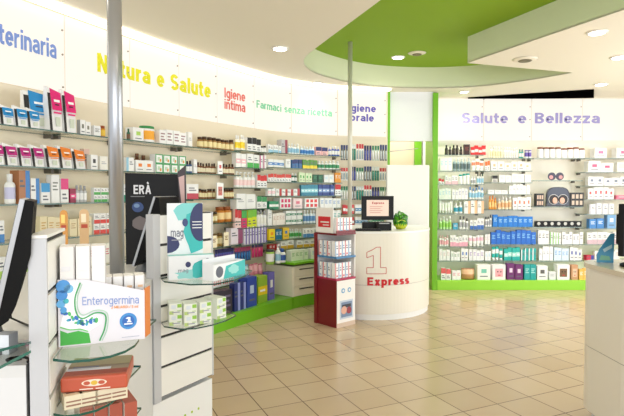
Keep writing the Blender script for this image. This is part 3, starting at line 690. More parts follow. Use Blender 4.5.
run(LW, 1.84, 286, 291, 1, 9, 'box', (W, GY), 'single white box', Fm(1), *mbx)
run(LW, 1.84, 292, 302, 3, 9, 'box', ((50, 110, 170), NV), 'blue boxes', Fm(1), *mbx, sty='top')
run(LW, 1.84, 302.5, 317, 4, 9, 'box', ((90, 150, 60), YE), 'green boxes with yellow feet', Fm(1), *mbx, sty='bot')
run(LW, 1.84, 318, 340, 6, 9, 'bottle', (W, (60, 150, 100), W), 'white bottles with green labels', Fm(1), *bt)
run(LW, 1.65, 268, 291, 8, 8, 'box', (W, (214, 70, 60)), 'small red and white boxes', Fm(2), *mbx, sty='top')
run(LW, 1.65, 292, 298, 2, 9, 'bottle', (DG, W, W), 'dark green bottles', Fm(2), *bt)
run(LW, 1.65, 299, 312, 4, 10, 'box', ((214, 230, 190), GR), 'light green boxes', Fm(2), *mbx, sty='logo')
run(LW, 1.65, 313, 323, 2, 8, 'box', ((20, 90, 60), (60, 150, 100)), 'dark green cartons', Fm(2), *mbx)
run(LW, 1.65, 324, 334, 2, 8, 'box', (W, LB), 'white cartons beside dark green ones', Fm(2), *mbx)
run(LW, 1.65, 335, 341, 2, 10, 'box', ((230, 150, 40), W), 'orange boxes', Fm(2), *mbx)
run(LW, 1.465, 268, 275, 2, 8, 'box', (W, PL), 'pink striped cartons', Fm(3), *mbx, sty='band')
run(LW, 1.465, 276, 300, 4, 7, 'box', (W, (190, 60, 60)), 'low white cartons with red edge', Fm(3), *mbx, sty='vr')
run(LW, 1.465, 301, 318, 5, 11, 'box', ((40, 130, 160), (160, 220, 230)), 'teal cartons', Fm(3), *mbx, sty='band')
run(LW, 1.465, 318.5, 334, 4, 11, 'box', ((36, 66, 140), (140, 170, 220)), 'navy cartons', Fm(3), *mbx, sty='band')
run(LW, 1.465, 335, 341, 2, 11, 'box', (W, RD), 'white cartons with red crown', Fm(3), *mbx, sty='top')
run(LW, 1.29, 269, 279, 3, 8, 'box', ((40, 140, 100), W), 'emerald boxes', Fm(4), *mbx, sty='band')
run(LW, 1.29, 280, 292, 1, 11, 'box', (W, (214, 40, 100)), 'white box with magenta dots', Fm(4), *mbx, sty='dots')
run(LW, 1.29, 293.5, 303, 1, 10, 'box', ((244, 220, 224), (226, 120, 140)), 'pale rose box', Fm(4), *mbx, sty='logo')
run(LW, 1.29, 304.5, 319, 1, 10, 'box', (W, (226, 60, 60)), 'white box with red dots', Fm(4), *mbx, sty='dots')
run(LW, 1.29, 320, 341, 5, 10, 'box', (W, BL), 'white blue cartons above the display stand', Fm(4), *mbx)
run(LW, 1.08, 268, 272, 1, 16, 'box', (W, GY), 'tall white carton', Fm(5), *mbx)
run(LW, 1.08, 273, 285, 4, 12, 'box', ((240, 232, 226), (200, 160, 150)), 'slim beige cartons', Fm(5), *mbx)
run(LW, 1.08, 286, 303, 3, 13, 'box', (W, (40, 130, 90)), 'leafy green printed boxes', Fm(5), *mbx, sty='band', stack=2)
run(LW, 1.08, 304, 316, 4, 13, 'bottle', ((226, 236, 244), (100, 150, 200), W), 'clear blue bottles', Fm(5), *bt)
run(LW, 1.08, 317, 341, 6, 12, 'box', (W, TE), 'white teal cartons behind the display stand', Fm(5), *mbx)
run(LW, .885, 268.5, 275, 1, 11, 'box', (YE, (240, 150, 30)), 'bright yellow box', Fm(6), *mbx, sty='logo')
run(LW, .885, 275.5, 282, 2, 10, 'box', ((20, 110, 150), W), 'petrol blue boxes', Fm(6), *mbx)
run(LW, .885, 283, 289, 1, 11, 'box', ((240, 200, 60), BL), 'yellow box with blue patch', Fm(6), *mbx, sty='logo')
run(LW, .885, 290, 302, 5, 9, 'bottle', ((200, 226, 210), GR, W), 'pale green bottles', Fm(6), *bt)
run(LW, .885, 303, 317, 4, 9, 'box', (W, (80, 140, 200)), 'white boxes with sky blue feet', Fm(6), *mbx, sty='bot')
run(LW, .75, 269, 279, 3, 6, 'box', ((170, 40, 40), W), 'small dark red boxes', Fm(7), *mbx)
run(LW, .75, 281, 294, 2, 8, 'box', (W, (220, 180, 60)), 'white and gold boxes', Fm(7), *mbx, sty='bot')
run(LW, .75, 297, 316, 3, 7, 'box', (W, (220, 180, 60)), 'flat gold trimmed boxes', Fm(7), *mbx, sty='bot')
ct = 'on the green cabinet worktop'
run(LW, .6, 270.5, 276.5, 1, 15, 'cyl', ((150, 190, 80), W, (60, 60, 60)), 'green canister with dark lid', ct, 'canister', 'canister', off=.42)
run(LW, .6, 278, 282, 1, 19, 'pump', (W, LB, W), 'slender white spray bottle', ct, 'spray_bottle', 'bottle', off=.42)
run(LW, .6, 282.5, 288, 1, 14, 'bottle', (W, (50, 90, 170), (50, 90, 170)), 'white bottle with blue cap', ct, *bt, off=.42)
run(LW, .6, 291, 309, 4, 10.5, 'box', ((232, 238, 224), (130, 180, 120)), 'pale green cartons', ct, *mbx, off=.4, dep=.1)
run(LW, .6, 311, 330, 4, 10.5, 'box', (W, LB), 'white cartons at the worktop end', ct, *mbx, off=.4, dep=.1)
# --- orale bay: hooks
hooks = [(160, 15.5), (180.5, 14), (200, 13.5)]
hc = [((70, 80, 90), (40, 60, 110), (200, 210, 214)), ((60, 120, 100), (220, 226, 226), (60, 150, 140)), (W, (200, 60, 70), (160, 180, 190)), ((50, 60, 130), (30, 40, 80), (90, 100, 180)), ((180, 200, 190), (40, 120, 90), W)]
for ri, (yb, hp) in enumerate(hooks):
    zz = at_y(365, yb, 7.55).z; x = 341
    for ci in range(6):
        cs = hc[(ci + ri * 2) % 5]
        run(LW, zz, x, x + 7.6, 3, hp + random.uniform(-1.5, 1), 'card', cs, ['grey', 'green', 'white red', 'navy', 'mint', 'dark'][ci] + ' toothbrush packs', ['upper', 'middle', 'lower'][ri] + ' hook row below orale', 'toothbrush_pack', 'toothbrush pack', off=.16, gap=.8)
        x += 7.8
for i, z in enumerate((1.2, 1.02, .84)):
    glass_shelf(LW, 341, 387, z, .28, '%s glass shelf in the Igiene orale bay' % ['upper', 'middle', 'lower'][i])
    for k, (a, b, n_, cs) in enumerate(((343, 354, 4, ((214, 60, 70), W)), (355, 368, 4, (W, (60, 140, 190))), (369, 384, 5, ((240, 236, 230), (80, 160, 120))))):
        run(LW, z, a, b, n_, 9, 'box', cs, ['red', 'blue printed', 'green printed'][k] + ' toothpaste cartons', ['upper', 'middle', 'lower'][i] + ' shelf of orale bay', 'toothpaste_box', 'box', sty='band')
# hanging portrait card by the black display
# ================================================================== RIGHT SHELVING UNIT
tag(MB().bx(1.85, 1.93, 7.94, 8.46, .0, H - .02, M_GREEN).build('shelving_side_panel', bevel=.004), 'tall bright green end panel of the right shelving', 'panel')
tag(MB().bx(1.935, 5.6, 7.95, 8.46, 0, .15, mat((150, 214, 60), .35)).build('shelving_plinth', bevel=.004), 'long lime green plinth under the right wall shelving', 'plinth')
cols = [('left', 437.5, 484, [2.1, 1.85, 1.635, 1.4, 1.175, .925, .655, .43]),
        ('second', 485, 532, [2.05, 1.85, 1.665, 1.48, 1.24, .965, .69, .43]),
        ('third', 533, 583, [2.05, 1.285, .965, .69, .43]),
        ('right', 584, 650, [2.05, 1.83, 1.615, 1.4, 1.165, .94, .69, .43])]
RZ = {}
for nm, a, b, hs in cols:
    RZ[nm] = hs
    for i, z in enumerate(hs):
        glass_shelf(RW, a, b, z, .32, '%s glass shelf in the %s beauty bay' % (SH[i], nm), dark=True, pxoff=.3)
def rr(col, i, a, b, n, hp, kind, cols_, desc, nm=('medicine_box', 'box'), **k):
    z = RZ[col][i] if i < len(RZ[col]) else .151
    loc = (SH[i] + ' shelf of %s beauty bay' % col) if i < len(RZ[col]) else 'lime plinth, %s beauty bay' % col
    return run(RW, z, a, b, n, hp, kind, cols_, desc, loc, *nm, off=k.pop('off', .26), **k)
cb = ('cream_box', 'box'); tb = ('cream_tube', 'tube')
rr('left', 0, 445, 463, 5, 10, 'bottle', (BK, (60, 50, 46), BK), 'black bottles', bt)
rr('left', 0, 464, 470, 1, 10.5, 'box', ((50, 24, 24), (120, 60, 50)), 'dark brown box', cb)
rr('left', 0, 471, 486, 4, 9.5, 'box', ((206, 30, 34), (250, 200, 200)), 'bright red boxes', cb, sty='band')
rr('left', 1, 440, 452, 3, 13, 'box', (W, LB), 'white cream boxes', cb)
rr('left', 1, 453, 471, 5, 13, 'bottle', ((150, 170, 176), (90, 110, 116), (226, 232, 234)), 'slate grey bottles', bt)
rr('left', 1, 472, 484, 3, 12, 'tube', (W, (230, 130, 100), W), 'white tubes with orange bands', tb)
rr('left', 2, 438.5, 444, 2, 6, 'box', (W, RD), 'little red topped boxes', cb, sty='top')
rr('left', 2, 445, 458, 4, 9, 'box', (W, (226, 190, 200)), 'white boxes, pinkish print', cb, sty='bot')
rr('left', 2, 459, 470, 3, 11, 'cyl', (W, W, (30, 170, 160)), 'white tubs with turquoise lids', ('cream_tub', 'tub'))
rr('left', 2, 471, 476, 2, 8, 'bottle', (W, GY, W), 'short white bottles', bt)
rr('left', 2, 477, 484, 3, 11, 'bottle', (W, LB, (20, 60, 60)), 'white bottles with dark caps', bt)
rr('left', 3, 439, 451, 4, 12, 'box', ((232, 240, 232), LB), 'pale mint cartons', cb)
rr('left', 3, 452, 468, 5, 11, 'box', (W, (150, 150, 190)), 'slim white cartons', cb)
rr('left', 3, 469, 484, 5, 13, 'bottle', (W, LB, (90, 140, 200)), 'white bottles with blue caps', bt)
rr('left', 4, 439, 453, 5, 13, 'tube', (W, (230, 236, 226), (200, 206, 200)), 'white standing tubes', tb)
rr('left', 4, 454, 463, 2, 12, 'bottle', (W, (50, 160, 190), W), 'white bottles with teal labels', bt)
rr('left', 4, 464, 484, 3, 13, 'box', (W, (240, 190, 150)), 'broad white cartons', cb, sty='vr')
rr('left', 5, 439, 452, 4, 13, 'bottle', ((190, 226, 170), (150, 210, 90), W), 'light green bottles', bt)
rr('left', 5, 453, 458, 1, 6, 'box', ((60, 160, 200), W), 'low turquoise box', cb)
rr('left', 5, 459, 469, 3, 13, 'bottle', (W, GY, (90, 90, 90)), 'white bottles with grey caps', bt)
rr('left', 5, 470, 484, 4, 11, 'box', (W, (60, 110, 190)), 'blue footed white boxes', cb, sty='bot')
rr('left', 6, 439, 449, 4, 11, 'bottle', (W, (240, 180, 190), PL), 'white bottles with rosy labels', bt)
rr('left', 6, 450, 468, 6, 11, 'box', (W, (236, 170, 190)), 'white boxes with rosy feet', cb, sty='bot')
rr('left', 6, 469, 484, 4, 11, 'tube', (W, (236, 190, 206), W), 'white tubes with rosy bands', tb)
rr('left', 7, 439, 450, 3, 12, 'box', (W, (226, 200, 200)), 'pale upright cartons', cb)
rr('left', 7, 451, 460, 3, 9, 'box', (W, (60, 150, 90)), 'green marked cartons', cb)
rr('left', 7, 461, 468, 2, 12, 'box', (W, (60, 110, 190)), 'blue marked cartons', cb, sty='logo')
rr('left', 7, 469, 484, 4, 11, 'box', (W, (150, 120, 190)), 'violet marked cartons', cb)
rr('left', 8, 441, 451, 2, 13, 'box', (W, (226, 100, 100)), 'tall white boxes with red tops', cb, sty='top', off=.45)
rr('left', 8, 452, 461, 2, 11, 'box', (W, (226, 150, 160)), 'shorter white boxes', cb, off=.45)
rr('left', 8, 462, 476, 1, 11, 'pouch', ((190, 140, 90), (230, 190, 150), (170, 110, 70)), 'brown cosmetic bag', ('cosmetic_bag', 'bag'), off=.45)
rr('left', 8, 477, 491, 1, 15, 'box', ((240, 240, 236), (120, 200, 180)), 'square gift box with green circle', ('gift_box', 'box'), sty='logo', off=.45)
rr('second', 0, 490, 503, 5, 12, 'bottle', ((244, 240, 214), (236, 230, 190), W), 'cream coloured bottles', bt)
rr('second', 0, 504, 518, 6, 11, 'bottle', (W, OW, W), 'plain white bottles', bt)
rr('second', 0, 519, 524, 2, 9, 'bottle', ((70, 170, 160), W, (40, 130, 120)), 'teal bottles', bt)
rr('second', 0, 525, 532, 2, 8, 'cyl', (W, (100, 80, 170), (100, 80, 170)), 'violet lidded tubs', ('cream_tub', 'tub'))
rr('second', 1, 485, 490, 2, 10, 'box', (W, (240, 120, 60)), 'white orange boxes', cb, sty='top')
rr('second', 1, 491, 531, 6, 9.5, 'box', (W, (240, 190, 150)), 'wide white boxes', cb, sty='logo')
rr('second', 2, 492, 498, 1, 7, 'box', ((210, 206, 200), BK), 'grey box with black head', cb, sty='top')
rr('second', 2, 499, 531, 5, 8.5, 'box', (W, (180, 186, 200)), 'upright white boxes', cb)
rr('second', 3, 488, 508, 3, 5, 'box', (W, GY), 'flat white cartons', cb)
rr('second', 3, 509, 530, 6, 10, 'box', (W, (190, 194, 206)), 'narrow white cartons', cb, sty='plain')
rr('second', 4, 489, 497, 3, 14, 'bottle', ((236, 160, 60), (246, 200, 130), (240, 140, 40)), 'orange bottles', bt)
rr('second', 4, 498, 512, 4, 13, 'bottle', ((244, 226, 200), (230, 180, 130), W), 'peach bottles', bt)
rr('second', 4, 513, 531, 4, 13, 'box', (W, (230, 120, 90)), 'white cartons with coral mark', cb, sty='logo')
rr('second', 5, 485, 492, 3, 12, 'bottle', (W, GY, (60, 60, 60)), 'white bottles with charcoal caps', bt)
rr('second', 5, 493, 533, 8, 12, 'box', ((20, 122, 214), (170, 216, 240)), 'bright blue boxes', cb, sty='text')
rr('second', 6, 485, 490, 2, 10, 'box', (W, PL), 'white blush boxes', cb)
rr('second', 6, 491, 536, 9, 14, 'box', ((24, 104, 204), (140, 200, 240)), 'cobalt blue boxes', cb, sty='text')
rr('second', 7, 485, 491, 2, 9, 'box', (W, LB), 'small white boxes', cb)
rr('second', 7, 492, 503, 3, 14, 'tube', ((40, 180, 170), W, W), 'sea green tubes', tb)
rr('second', 7, 504, 520, 4, 13, 'box', ((30, 180, 170), (190, 240, 230)), 'sea green boxes', cb, sty='band')
rr('second', 7, 521, 536, 4, 12, 'box', ((30, 170, 165), W), 'teal striped boxes', cb, sty='vert')
rr('second', 8, 492, 506, 1, 15, 'box', ((240, 236, 238), (236, 170, 180)), 'square gift box with pink face', ('gift_box', 'box'), sty='face', off=.45)
rr('second', 8, 507, 523, 2, 17, 'box', ((110, 40, 110), (230, 210, 230)), 'purple gift boxes', ('gift_box', 'box'), sty='logo', off=.45)
rr('second', 8, 524, 536, 2, 17, 'box', ((20, 160, 160), (180, 230, 226)), 'turquoise gift boxes', ('gift_box', 'box'), sty='text', off=.45)
rr('third', 0, 538, 586, 8, 11, 'cyl', (W, W, (130, 66, 40)), 'white tubs with copper lids', ('cream_tub', 'tub'))
rr('third', 1, 536, 544, 1, 13, 'box', ((24, 26, 34), (220, 190, 170)), 'black makeup card beside the big one, left', ('makeup_box', 'box'), sty='dots')
rr('third', 1, 570, 584, 1, 14, 'box', ((24, 24, 28), (200, 180, 160)), 'black makeup card right of the big one', ('makeup_box', 'box'), sty='dots')
# large arched makeup display, powder compacts
def arch(px0, px1, ytop, ybot, Yd, name, label, disc):
    a = at_y(px0, ybot, Yd); b = at_y(px1, ytop, Yd); wd = b.x - a.x; hh = b.z - a.z
    root = empty(name, ((a.x + b.x) / 2, Yd, a.z)); tag(root, label, 'display')
    pts = [(-wd / 2, 0), (wd / 2, 0)] + [(wd / 2 * math.cos(t) ** .6 if math.cos(t) > 0 else -wd / 2 * (-math.cos(t)) ** .6, hh * (.55 + .45 * math.sin(t))) for t in [math.pi * k / 14 for k in range(1, 14)]]
    MB().plate(pts, mat((28, 32, 44), .3), 0, .03).build('backboard', root)
    MB().plate([(x * .88, .02 + z * .9) for x, z in pts], mat((60, 66, 84), .3), -.03, .002).build('inner_board', root)
    for sx in (-1, 1):
        M4 = Matrix.Translation((sx * wd * .2, -.034, hh * .36)) @ Matrix.Rotation(R(90), 4, 'X')
        MB().lathe([(wd * .22, 0), (wd * .22, .008)], mat((206, 206, 210), .4), 24, M=M4).build('ring', root)
        mb = MB().lathe([(wd * .2, .0085), (wd * .2, .012)], mat((40, 34, 38), .5), 20, M=M4); mb.lathe([(wd * .11, .0125), (wd * .1, .02)], mat((226, 176, 156), .5), 14, cx=-sx * wd * .04, cy=-wd * .05, sy=1.25, M=M4)
        mb.build('portrait_disc', root)
arch(545.5, 569, 187, 206.3, 8.2, 'makeup_display', 'large arched black makeup display with two round portraits', True)
# pair of small compacts floating on a glass peg shelf
glass_shelf(RW, 533, 583, at_y(555, 180.5, 8.2).z, .3, 'clear glass shelf under the two round compacts', dark=True, pxoff=.3)
for k, (x, lb) in enumerate(((551.5, 'left round dark mirror compact on clear shelf'), (559.5, 'right round dark mirror compact on clear shelf'))):
    p = at_y(x, 180.3, 8.2); r_ = .062
    root = empty('round_compact', (p.x, 8.2, p.z)); tag(root, lb, 'compact', 'round mirror compacts')
    M4 = Matrix.Translation((0, 0, r_)) @ Matrix.Rotation(R(90), 4, 'X')
    MB().lathe([(r_, 0), (r_, .012)], mat((40, 34, 60), .3), 20, M=M4).build('case', root)
    MB().lathe([(r_ * .5, .0125), (r_ * .5, .015)], mat((200, 140, 140), .3), 16, cx=r_ * (.2 if k else -.2), cy=-r_ * .2, M=M4).build('mirror', root)
# black testers strip
for k in range(7):
    x = 538 + k * 6.6; a = at_y(x, 227.3, 8.2); 
    o = MB(); o.box(0, 0, .045, .1, .05, .09, M_BLACK); o.lathe([(.026, 0), (.026, .006)], mat((190, 190, 186), .3), 14, M=Matrix.Translation((0, -.026, .05)) @ Matrix.Rotation(R(90), 4, 'X'))
    ob = o.build('tester_box', loc=(a.x, 8.2, .9656)); tag(ob, ('leftmost' if k == 0 else 'rightmost' if k == 6 else ORD[k] + ' from left') + ' of small black tester boxes, third beauty bay', 'box', 'black tester boxes')
rr('third', 3, 538, 549, 3, 14, 'box', (W, (60, 70, 80)), 'white boxes with slate text', cb)
rr('third', 3, 550, 561, 4, 12, 'box', (W, (120, 190, 80)), 'white boxes with green stripe', cb, sty='vert')
rr('third', 3, 562, 583, 6, 12, 'box', (W, (60, 70, 110)), 'white boxes with ink text', cb)
rr('third', 4, 539, 553, 4, 14, 'box', (W, GY), 'plain white upright boxes', cb, sty='plain')
rr('third', 4, 554, 569, 4, 13, 'box', ((214, 230, 244), (90, 150, 210)), 'pale blue upright boxes', cb)
rr('third', 4, 570, 582, 3, 13, 'box', (W, (40, 70, 160)), 'white boxes with navy mark', cb, sty='logo')
rr('third', 5, 537, 548, 1, 14, 'box', (W, (90, 90, 90)), 'square white gift box with bow print', ('gift_box', 'box'), sty='logo', off=.45)
rr('third', 5, 549, 556, 1, 8, 'box', ((226, 226, 230), GY), 'low grey gift box', ('gift_box', 'box'), off=.45)
rr('third', 5, 557, 570, 1, 15, 'box', (W, (120, 90, 60)), 'tall white gift box', ('gift_box', 'box'), sty='face', off=.45)
rr('third', 5, 571, 578, 1, 15, 'box', ((200, 150, 110), (226, 190, 160)), 'tan gift box', ('gift_box', 'box'), sty='face', off=.45)
rr('third', 5, 579, 588, 2, 12, 'box', ((244, 190, 90), W), 'amber gift boxes', ('gift_box', 'box'), off=.45)
rr('right', 0, 594, 607, 1, 10, 'box', (W, (226, 120, 160)), 'wide white box with pink mark', cb, sty='logo')
rr('right', 0, 616, 632, 1, 10, 'box', (W, (226, 120, 160)), 'wide white box at frame edge', cb, sty='logo')
rr('right', 1, 588, 614, 2, 11, 'box', (W, (226, 90, 130)), 'wide white boxes with pink line', cb, sty='logo')
rr('right', 1, 617, 628, 1, 10, 'box', (OW, (190, 190, 190)), 'ivory box at frame edge', cb)
rr('right', 2, 588, 628, 5, 9, 'box', (W, (120, 130, 150)), 'squat white boxes', cb, sty='logo')
rr('right', 3, 588, 614, 5, 12, 'box', (W, (226, 90, 90)), 'slim white boxes with red mark', cb, sty='logo')
rr('right', 3, 616, 630, 1, 4, 'box', ((236, 120, 150), W), 'low pink box', cb)
rr('right', 4, 589, 614, 4, 11, 'box', (W, (190, 190, 200)), 'white blocky cartons', cb, sty='vert')
rr('right', 5, 589, 604, 2, 11, 'box', ((60, 130, 200), (230, 240, 250)), 'sky blue gift boxes', ('gift_box', 'box'), sty='text')
rr('right', 5, 607, 616, 1, 14, 'box', ((120, 170, 220), (240, 244, 250)), 'pale blue tall box', cb, sty='logo')
rr('right', 6, 587, 618, 6, 12, 'box', (W, (210, 180, 190)), 'white cartons above the right counter', cb, sty='bot')
rr('right', 7, 586, 594, 1, 5, 'box', ((206, 30, 70), (60, 70, 160)), 'flat crimson box', cb, sty='vr')
rr('right', 7, 594.5, 620, 5, 11, 'box', (W, (220, 190, 190)), 'white cartons behind the blue brochure', cb)
# ================================================================== EXPRESS COUNTER
cx, cy, cr = .74, 6.86, .8
def arcp(r, xl=.3, yb=7.32):
    a1 = math.acos((xl - cx) / r); pts = []
    n_ = 36
    for k in range(n_ + 1):
        a = -a1 + (a1 - 0) * k / n_; pts.append((cx + r * math.cos(a), cy + r * math.sin(a)))
    return pts + [(cx + r, yb), (xl, yb)]
root = empty('express_counter', (cx, cy, 0)); tag(root, 'curved white counter with red 1 Express lettering', 'counter')
def loc_(mb, r=root):
    inv = Matrix.Translation(-Vector(r.location)); mb.v = [inv @ v for v in mb.v]; return mb
M_CNT = mat((234, 229, 217), .3)
def smooth_sides(o):
    for p in o.data.polygons:
        if abs(p.normal.z) < .5: p.use_smooth = True
    return o
def arc_prism(r, z0, z1, m):
    mb = MB().prism(arcp(r), z0, z1, m); o = loc_(mb); return o
arc_prism(.785, 0, .07, M_LAM).build('plinth', root)
arc_prism(.8, .07, .415, M_CNT).build('lower_panel', root)
arc_prism(.796, .415, .42, mat((150, 146, 138), .5)).build('joint', root)
arc_prism(.8, .42, 1.03, M_CNT).build('upper_panel', root)
arc_prism(.806, 1.03, 1.05, M_LAM).build('worktop', root)
def on_arc(x, z, t, r=.8):
    a = x / r; return (cx + (r + t) * math.sin(a), cy - (r + t) * math.cos(a), z)
def arc_x(px):
    lo, hi = -1.0, 1.2
    for _ in range(40):
        m_ = (lo + hi) / 2; q = on_arc(m_, 0, 0)
        if 312 + F * q[0] / q[1] < px: lo = m_
        else: hi = m_
    return lo
M_RED = mat((200, 22, 36), .4)
zt = at_y(385, 285.6, 6.06).z; zc = at_y(385, 277.5, 6.06).z
xa, xb = arc_x(367.5), arc_x(409.5)
loc_(MB().text('Express', xa, xb, zt, (zc - zt) * 1.02, M_RED, lambda x, z, t: on_arc(x, z, .0005 + t), .05, .003)).build('express_lettering', root)
# outlined numeral 1
x0, x1_ = arc_x(367), arc_x(386.5); zb = at_y(376, 273.3, 6.1).z; ztp = at_y(376, 246.8, 6.1).z
def P1(u_, v_): return (x0 + (x1_ - x0) * u_, zb + (ztp - zb) * v_)
out1 = [(0, 0), (1, 0), (1, .23), (.7, .23), (.7, 1), (.5, 1), (.28, .9), (0, .8), (0, .6), (.33, .69), (.33, .23), (0, .23)]
mb = MB()
pp = [P1(*q) for q in out1]; wd = .0035
for (ax, az), (bx_, bz) in zip(pp, pp[1:] + pp[:1]):
    n_ = 4; d = Vector((bx_ - ax, bz - az)); nn = Vector((-d.y, d.x)).normalized() * wd
    for k in range(n_):
        s0 = Vector((ax, az)) + d * (k / n_); s1 = Vector((ax, az)) + d * ((k + 1) / n_); b = len(mb.v)
        for s_ in (s0 - nn, s1 - nn, s1 + nn, s0 + nn): mb.v.append(Vector(on_arc(s_.x, s_.y, .002)))
        mb.face([b, b + 1, b + 2, b + 3], mat((196, 60, 50), .5))
loc_(mb).build('numeral_outline', root)
# tall white partition behind the counter
a = at_y(387, 168, 7.5); b = at_y(429.5, 165, 7.5)
tag(MB().bx(a.x, b.x, 7.5, 7.62, 0, b.z, M_LAM).build('partition_screen', bevel=.01), 'tall white partition standing behind the Express counter', 'partition')
tag(MB().tube([at_y(389, 151.5, 7.75), at_y(418, 148.5, 7.95)], .006, M_STEEL).build('rail'), 'thin steel rail above the white partition', 'rail')
# monitor on the counter
def monitor_front(root, w_, h_, zc_, tilt=0):
    Mx = Matrix.Translation((0, 0, zc_)) @ Matrix.Rotation(tilt, 4, 'X')
    MB().box(0, .01, 0, w_, .035, h_, M_BLACK, Mx).build('bezel', root, bevel=.004)
    MB().box(0, .045, 0, w_ * .6, .05, h_ * .6, M_BLACK, Mx).build('back_shell', root, bevel=.01)
    return Mx
p = at_y(377, 230, 6.42); mz = 1.051
root = empty('computer_monitor', (p.x + .01, 6.45, mz), 0); tag(root, 'black monitor with beige Express screen on the Express counter', 'monitor')
Mx = monitor_front(root, .4, .3, at_y(377, 208, 6.45).z - mz)
scr = MB().box(0, -.009, 0, .275, .004, .2, mat((226, 200, 186), .4, emit=.35), Mx).build('screen', root)
mb = MB(); mb.text('Express', -.07, .08, .05, .028, mat((200, 60, 60), .5), lambda x, z, t: Mx @ Vector((x, -.0115 - t, z)), .03, .001)
for k in range(4): mb.box(-.02 - .01 * (k % 2), -.0118, .02 - k * .025, .16 - .03 * (k % 2), .001, .006, mat((222, 150, 140), .5), Mx)
mb.build('screen_text', scr)
MB().box(-.01, .02, .045, .36, .12, .09, M_BLACK).build('stand', root, bevel=.008)
mb = MB(); mb.box(0, 0, .012, .3, .12, .02, M_BLACK)
for r_ in range(4):
    for c_ in range(12): mb.box(-.13 + c_ * .0236, -.04 + r_ * .026, .025, .019, .02, .006, M_DARK)
tag(mb.build('keyboard', loc=(p.x - .14, 6.2, 1.051), rz=-.05), 'black keyboard in front of the Express monitor', 'keyboard')
q = at_y(384, 228, 6.25)
mb = MB().box(0, 0, .04, .17, .1, .08, M_BLACK).box(0, -.02, .085, .12, .04, .01, M_GREY); tag(mb.build('receipt_printer', loc=(q.x, 6.28, 1.051), rz=.1, bevel=.004), 'low black receipt printer under the Express monitor', 'printer')
# green wrapped packet
q = at_y(400.5, 228, 6.5); bm = bmesh.new(); bmesh.ops.create_icosphere(bm, subdivisions=3, radius=.1)
rnd = random.Random(3)
for v in bm.verts:
    k = 1 + rnd.uniform(-.16, .16); v.co = Vector((v.co.x * k * .9, v.co.y * k * .8, v.co.z * k * 1.15 + .105)); v.co.z = max(0, v.co.z)
me = bpy.data.meshes.new('packet'); bm.to_mesh(me); bm.free()
for c in ((70, 150, 30), (30, 96, 20), (190, 200, 40)): me.materials.append(mat(c, .15))
for pl in me.polygons: pl.material_index = 2 if pl.center.z < .06 else (1 if rnd.random() < .3 else 0)
root = empty('gift_packet', (q.x, 6.5, 1.051)); tag(root, 'crumpled green foil wrapped packet right of the Express monitor', 'packet')
o = bpy.data.objects.new('wrapping', me); COL.objects.link(o); o.parent = root
MB().tube([(-.05, -.085, .1), (0, -.095, .12), (.05, -.085, .1)], .004, mat((210, 220, 90), .3)).build('ribbon', root)
# ================================================================== RED DISPLAY STAND
C0 = Vector((at_z(336.5, 328.5, 0).x, at_z(336.5, 328.5, 0).y, 0)); fd = Vector((.745, .667, 0)).normalized(); rz = math.atan2(fd.y, fd.x)
root = empty('floor_display_stand', C0, rz); tag(root, 'burgundy cardboard floor display stand left of the Express counter', 'display stand')
# local: x along front (0..w), y backwards (0..d)
M_BUR = mat((122, 18, 30), .4); M_CARD = mat((240, 236, 232), .5)
w_, d_, zt = .3, .36, 1.05
MB().bx(0, w_, 0, d_, .0, .53, M_BUR).build('base_box', root, bevel=.002)
MB().bx(.004, w_ - .004, -.003, -.0002, .01, .525, M_CARD).build('front_panel', root)
MB().bx(.0, w_, -.004, -.0005, .0, .05, mat((214, 190, 170), .5)).build('kick_strip', root)
mb = MB(); mb.bx(.05, .26, -.0055, -.0032, .09, .3, mat((196, 206, 220), .4)); mb.bx(.07, .24, -.0075, -.0056, .11, .28, mat((120, 140, 170), .4))
Mf = Matrix.Translation((.11, -.0076, .19)) @ Matrix.Rotation(R(90), 4, 'X'); mb.lathe([(.045, 0), (.045, .002)], mat((222, 170, 150), .5), 14, M=Mf)
Mf = Matrix.Translation((.19, -.0076, .18)) @ Matrix.Rotation(R(90), 4, 'X'); mb.lathe([(.04, 0), (.04, .002)], mat((150, 60, 70), .5), 14, M=Mf)
mb.box(.15, -.0078, .235, .14, .002, .035, mat((60, 60, 70), .5)); mb.build('picture_print', root)
for x_ in (.1, .2):
    mb = MB().lathe([(.028, 0), (.028, .003)], mat((120, 170, 210), .4), 14, M=Matrix.Translation((x_, -.0033, .41)) @ Matrix.Rotation(R(90), 4, 'X')); mb.lathe([(.014, .0031), (.014, .005)], M_CARD, 12, M=Matrix.Translation((x_, -.0033, .41)) @ Matrix.Rotation(R(90), 4, 'X')); mb.build('round_badge', root)
MB().bx(0, w_, d_ - .012, d_, .53, zt, M_CARD).build('back_panel', root)
MB().bx(w_ - .012, w_, 0, d_ - .012, .53, zt, M_CARD).build('side_panel', root)
MB().bx(-.012, -.0005, d_ - .05, d_, 0, zt, M_BUR).build('corner_post', root)
for z_, c in ((.53, (176, 40, 80)), (.775, (70, 130, 180)), (1.035, (110, 14, 28))):
    MB().bx(-.006, w_ + .002, -.006, d_ - .013, z_, z_ + .02, mat(c, .4)).build('tier_shelf', root)
MB().bx(-.004, w_, -.004, 0.004, 1.056, 1.085, M_BUR).build('tray_lip', root)
hb = MB(); hb.bx(0, .012, .06, d_ - .02, 1.056, 1.34, M_CARD); hb.bx(-.002, -.0002, .1, d_ - .06, 1.12, 1.24, mat((210, 40, 50), .4)); hb.bx(-.0032, -.0021, .12, d_ - .1, 1.17, 1.185, M_CARD); hb.bx(-.0032, -.0021, .12, d_ - .14, 1.14, 1.15, M_CARD)
hb.build('header_card', root)
sb = None
k = 0
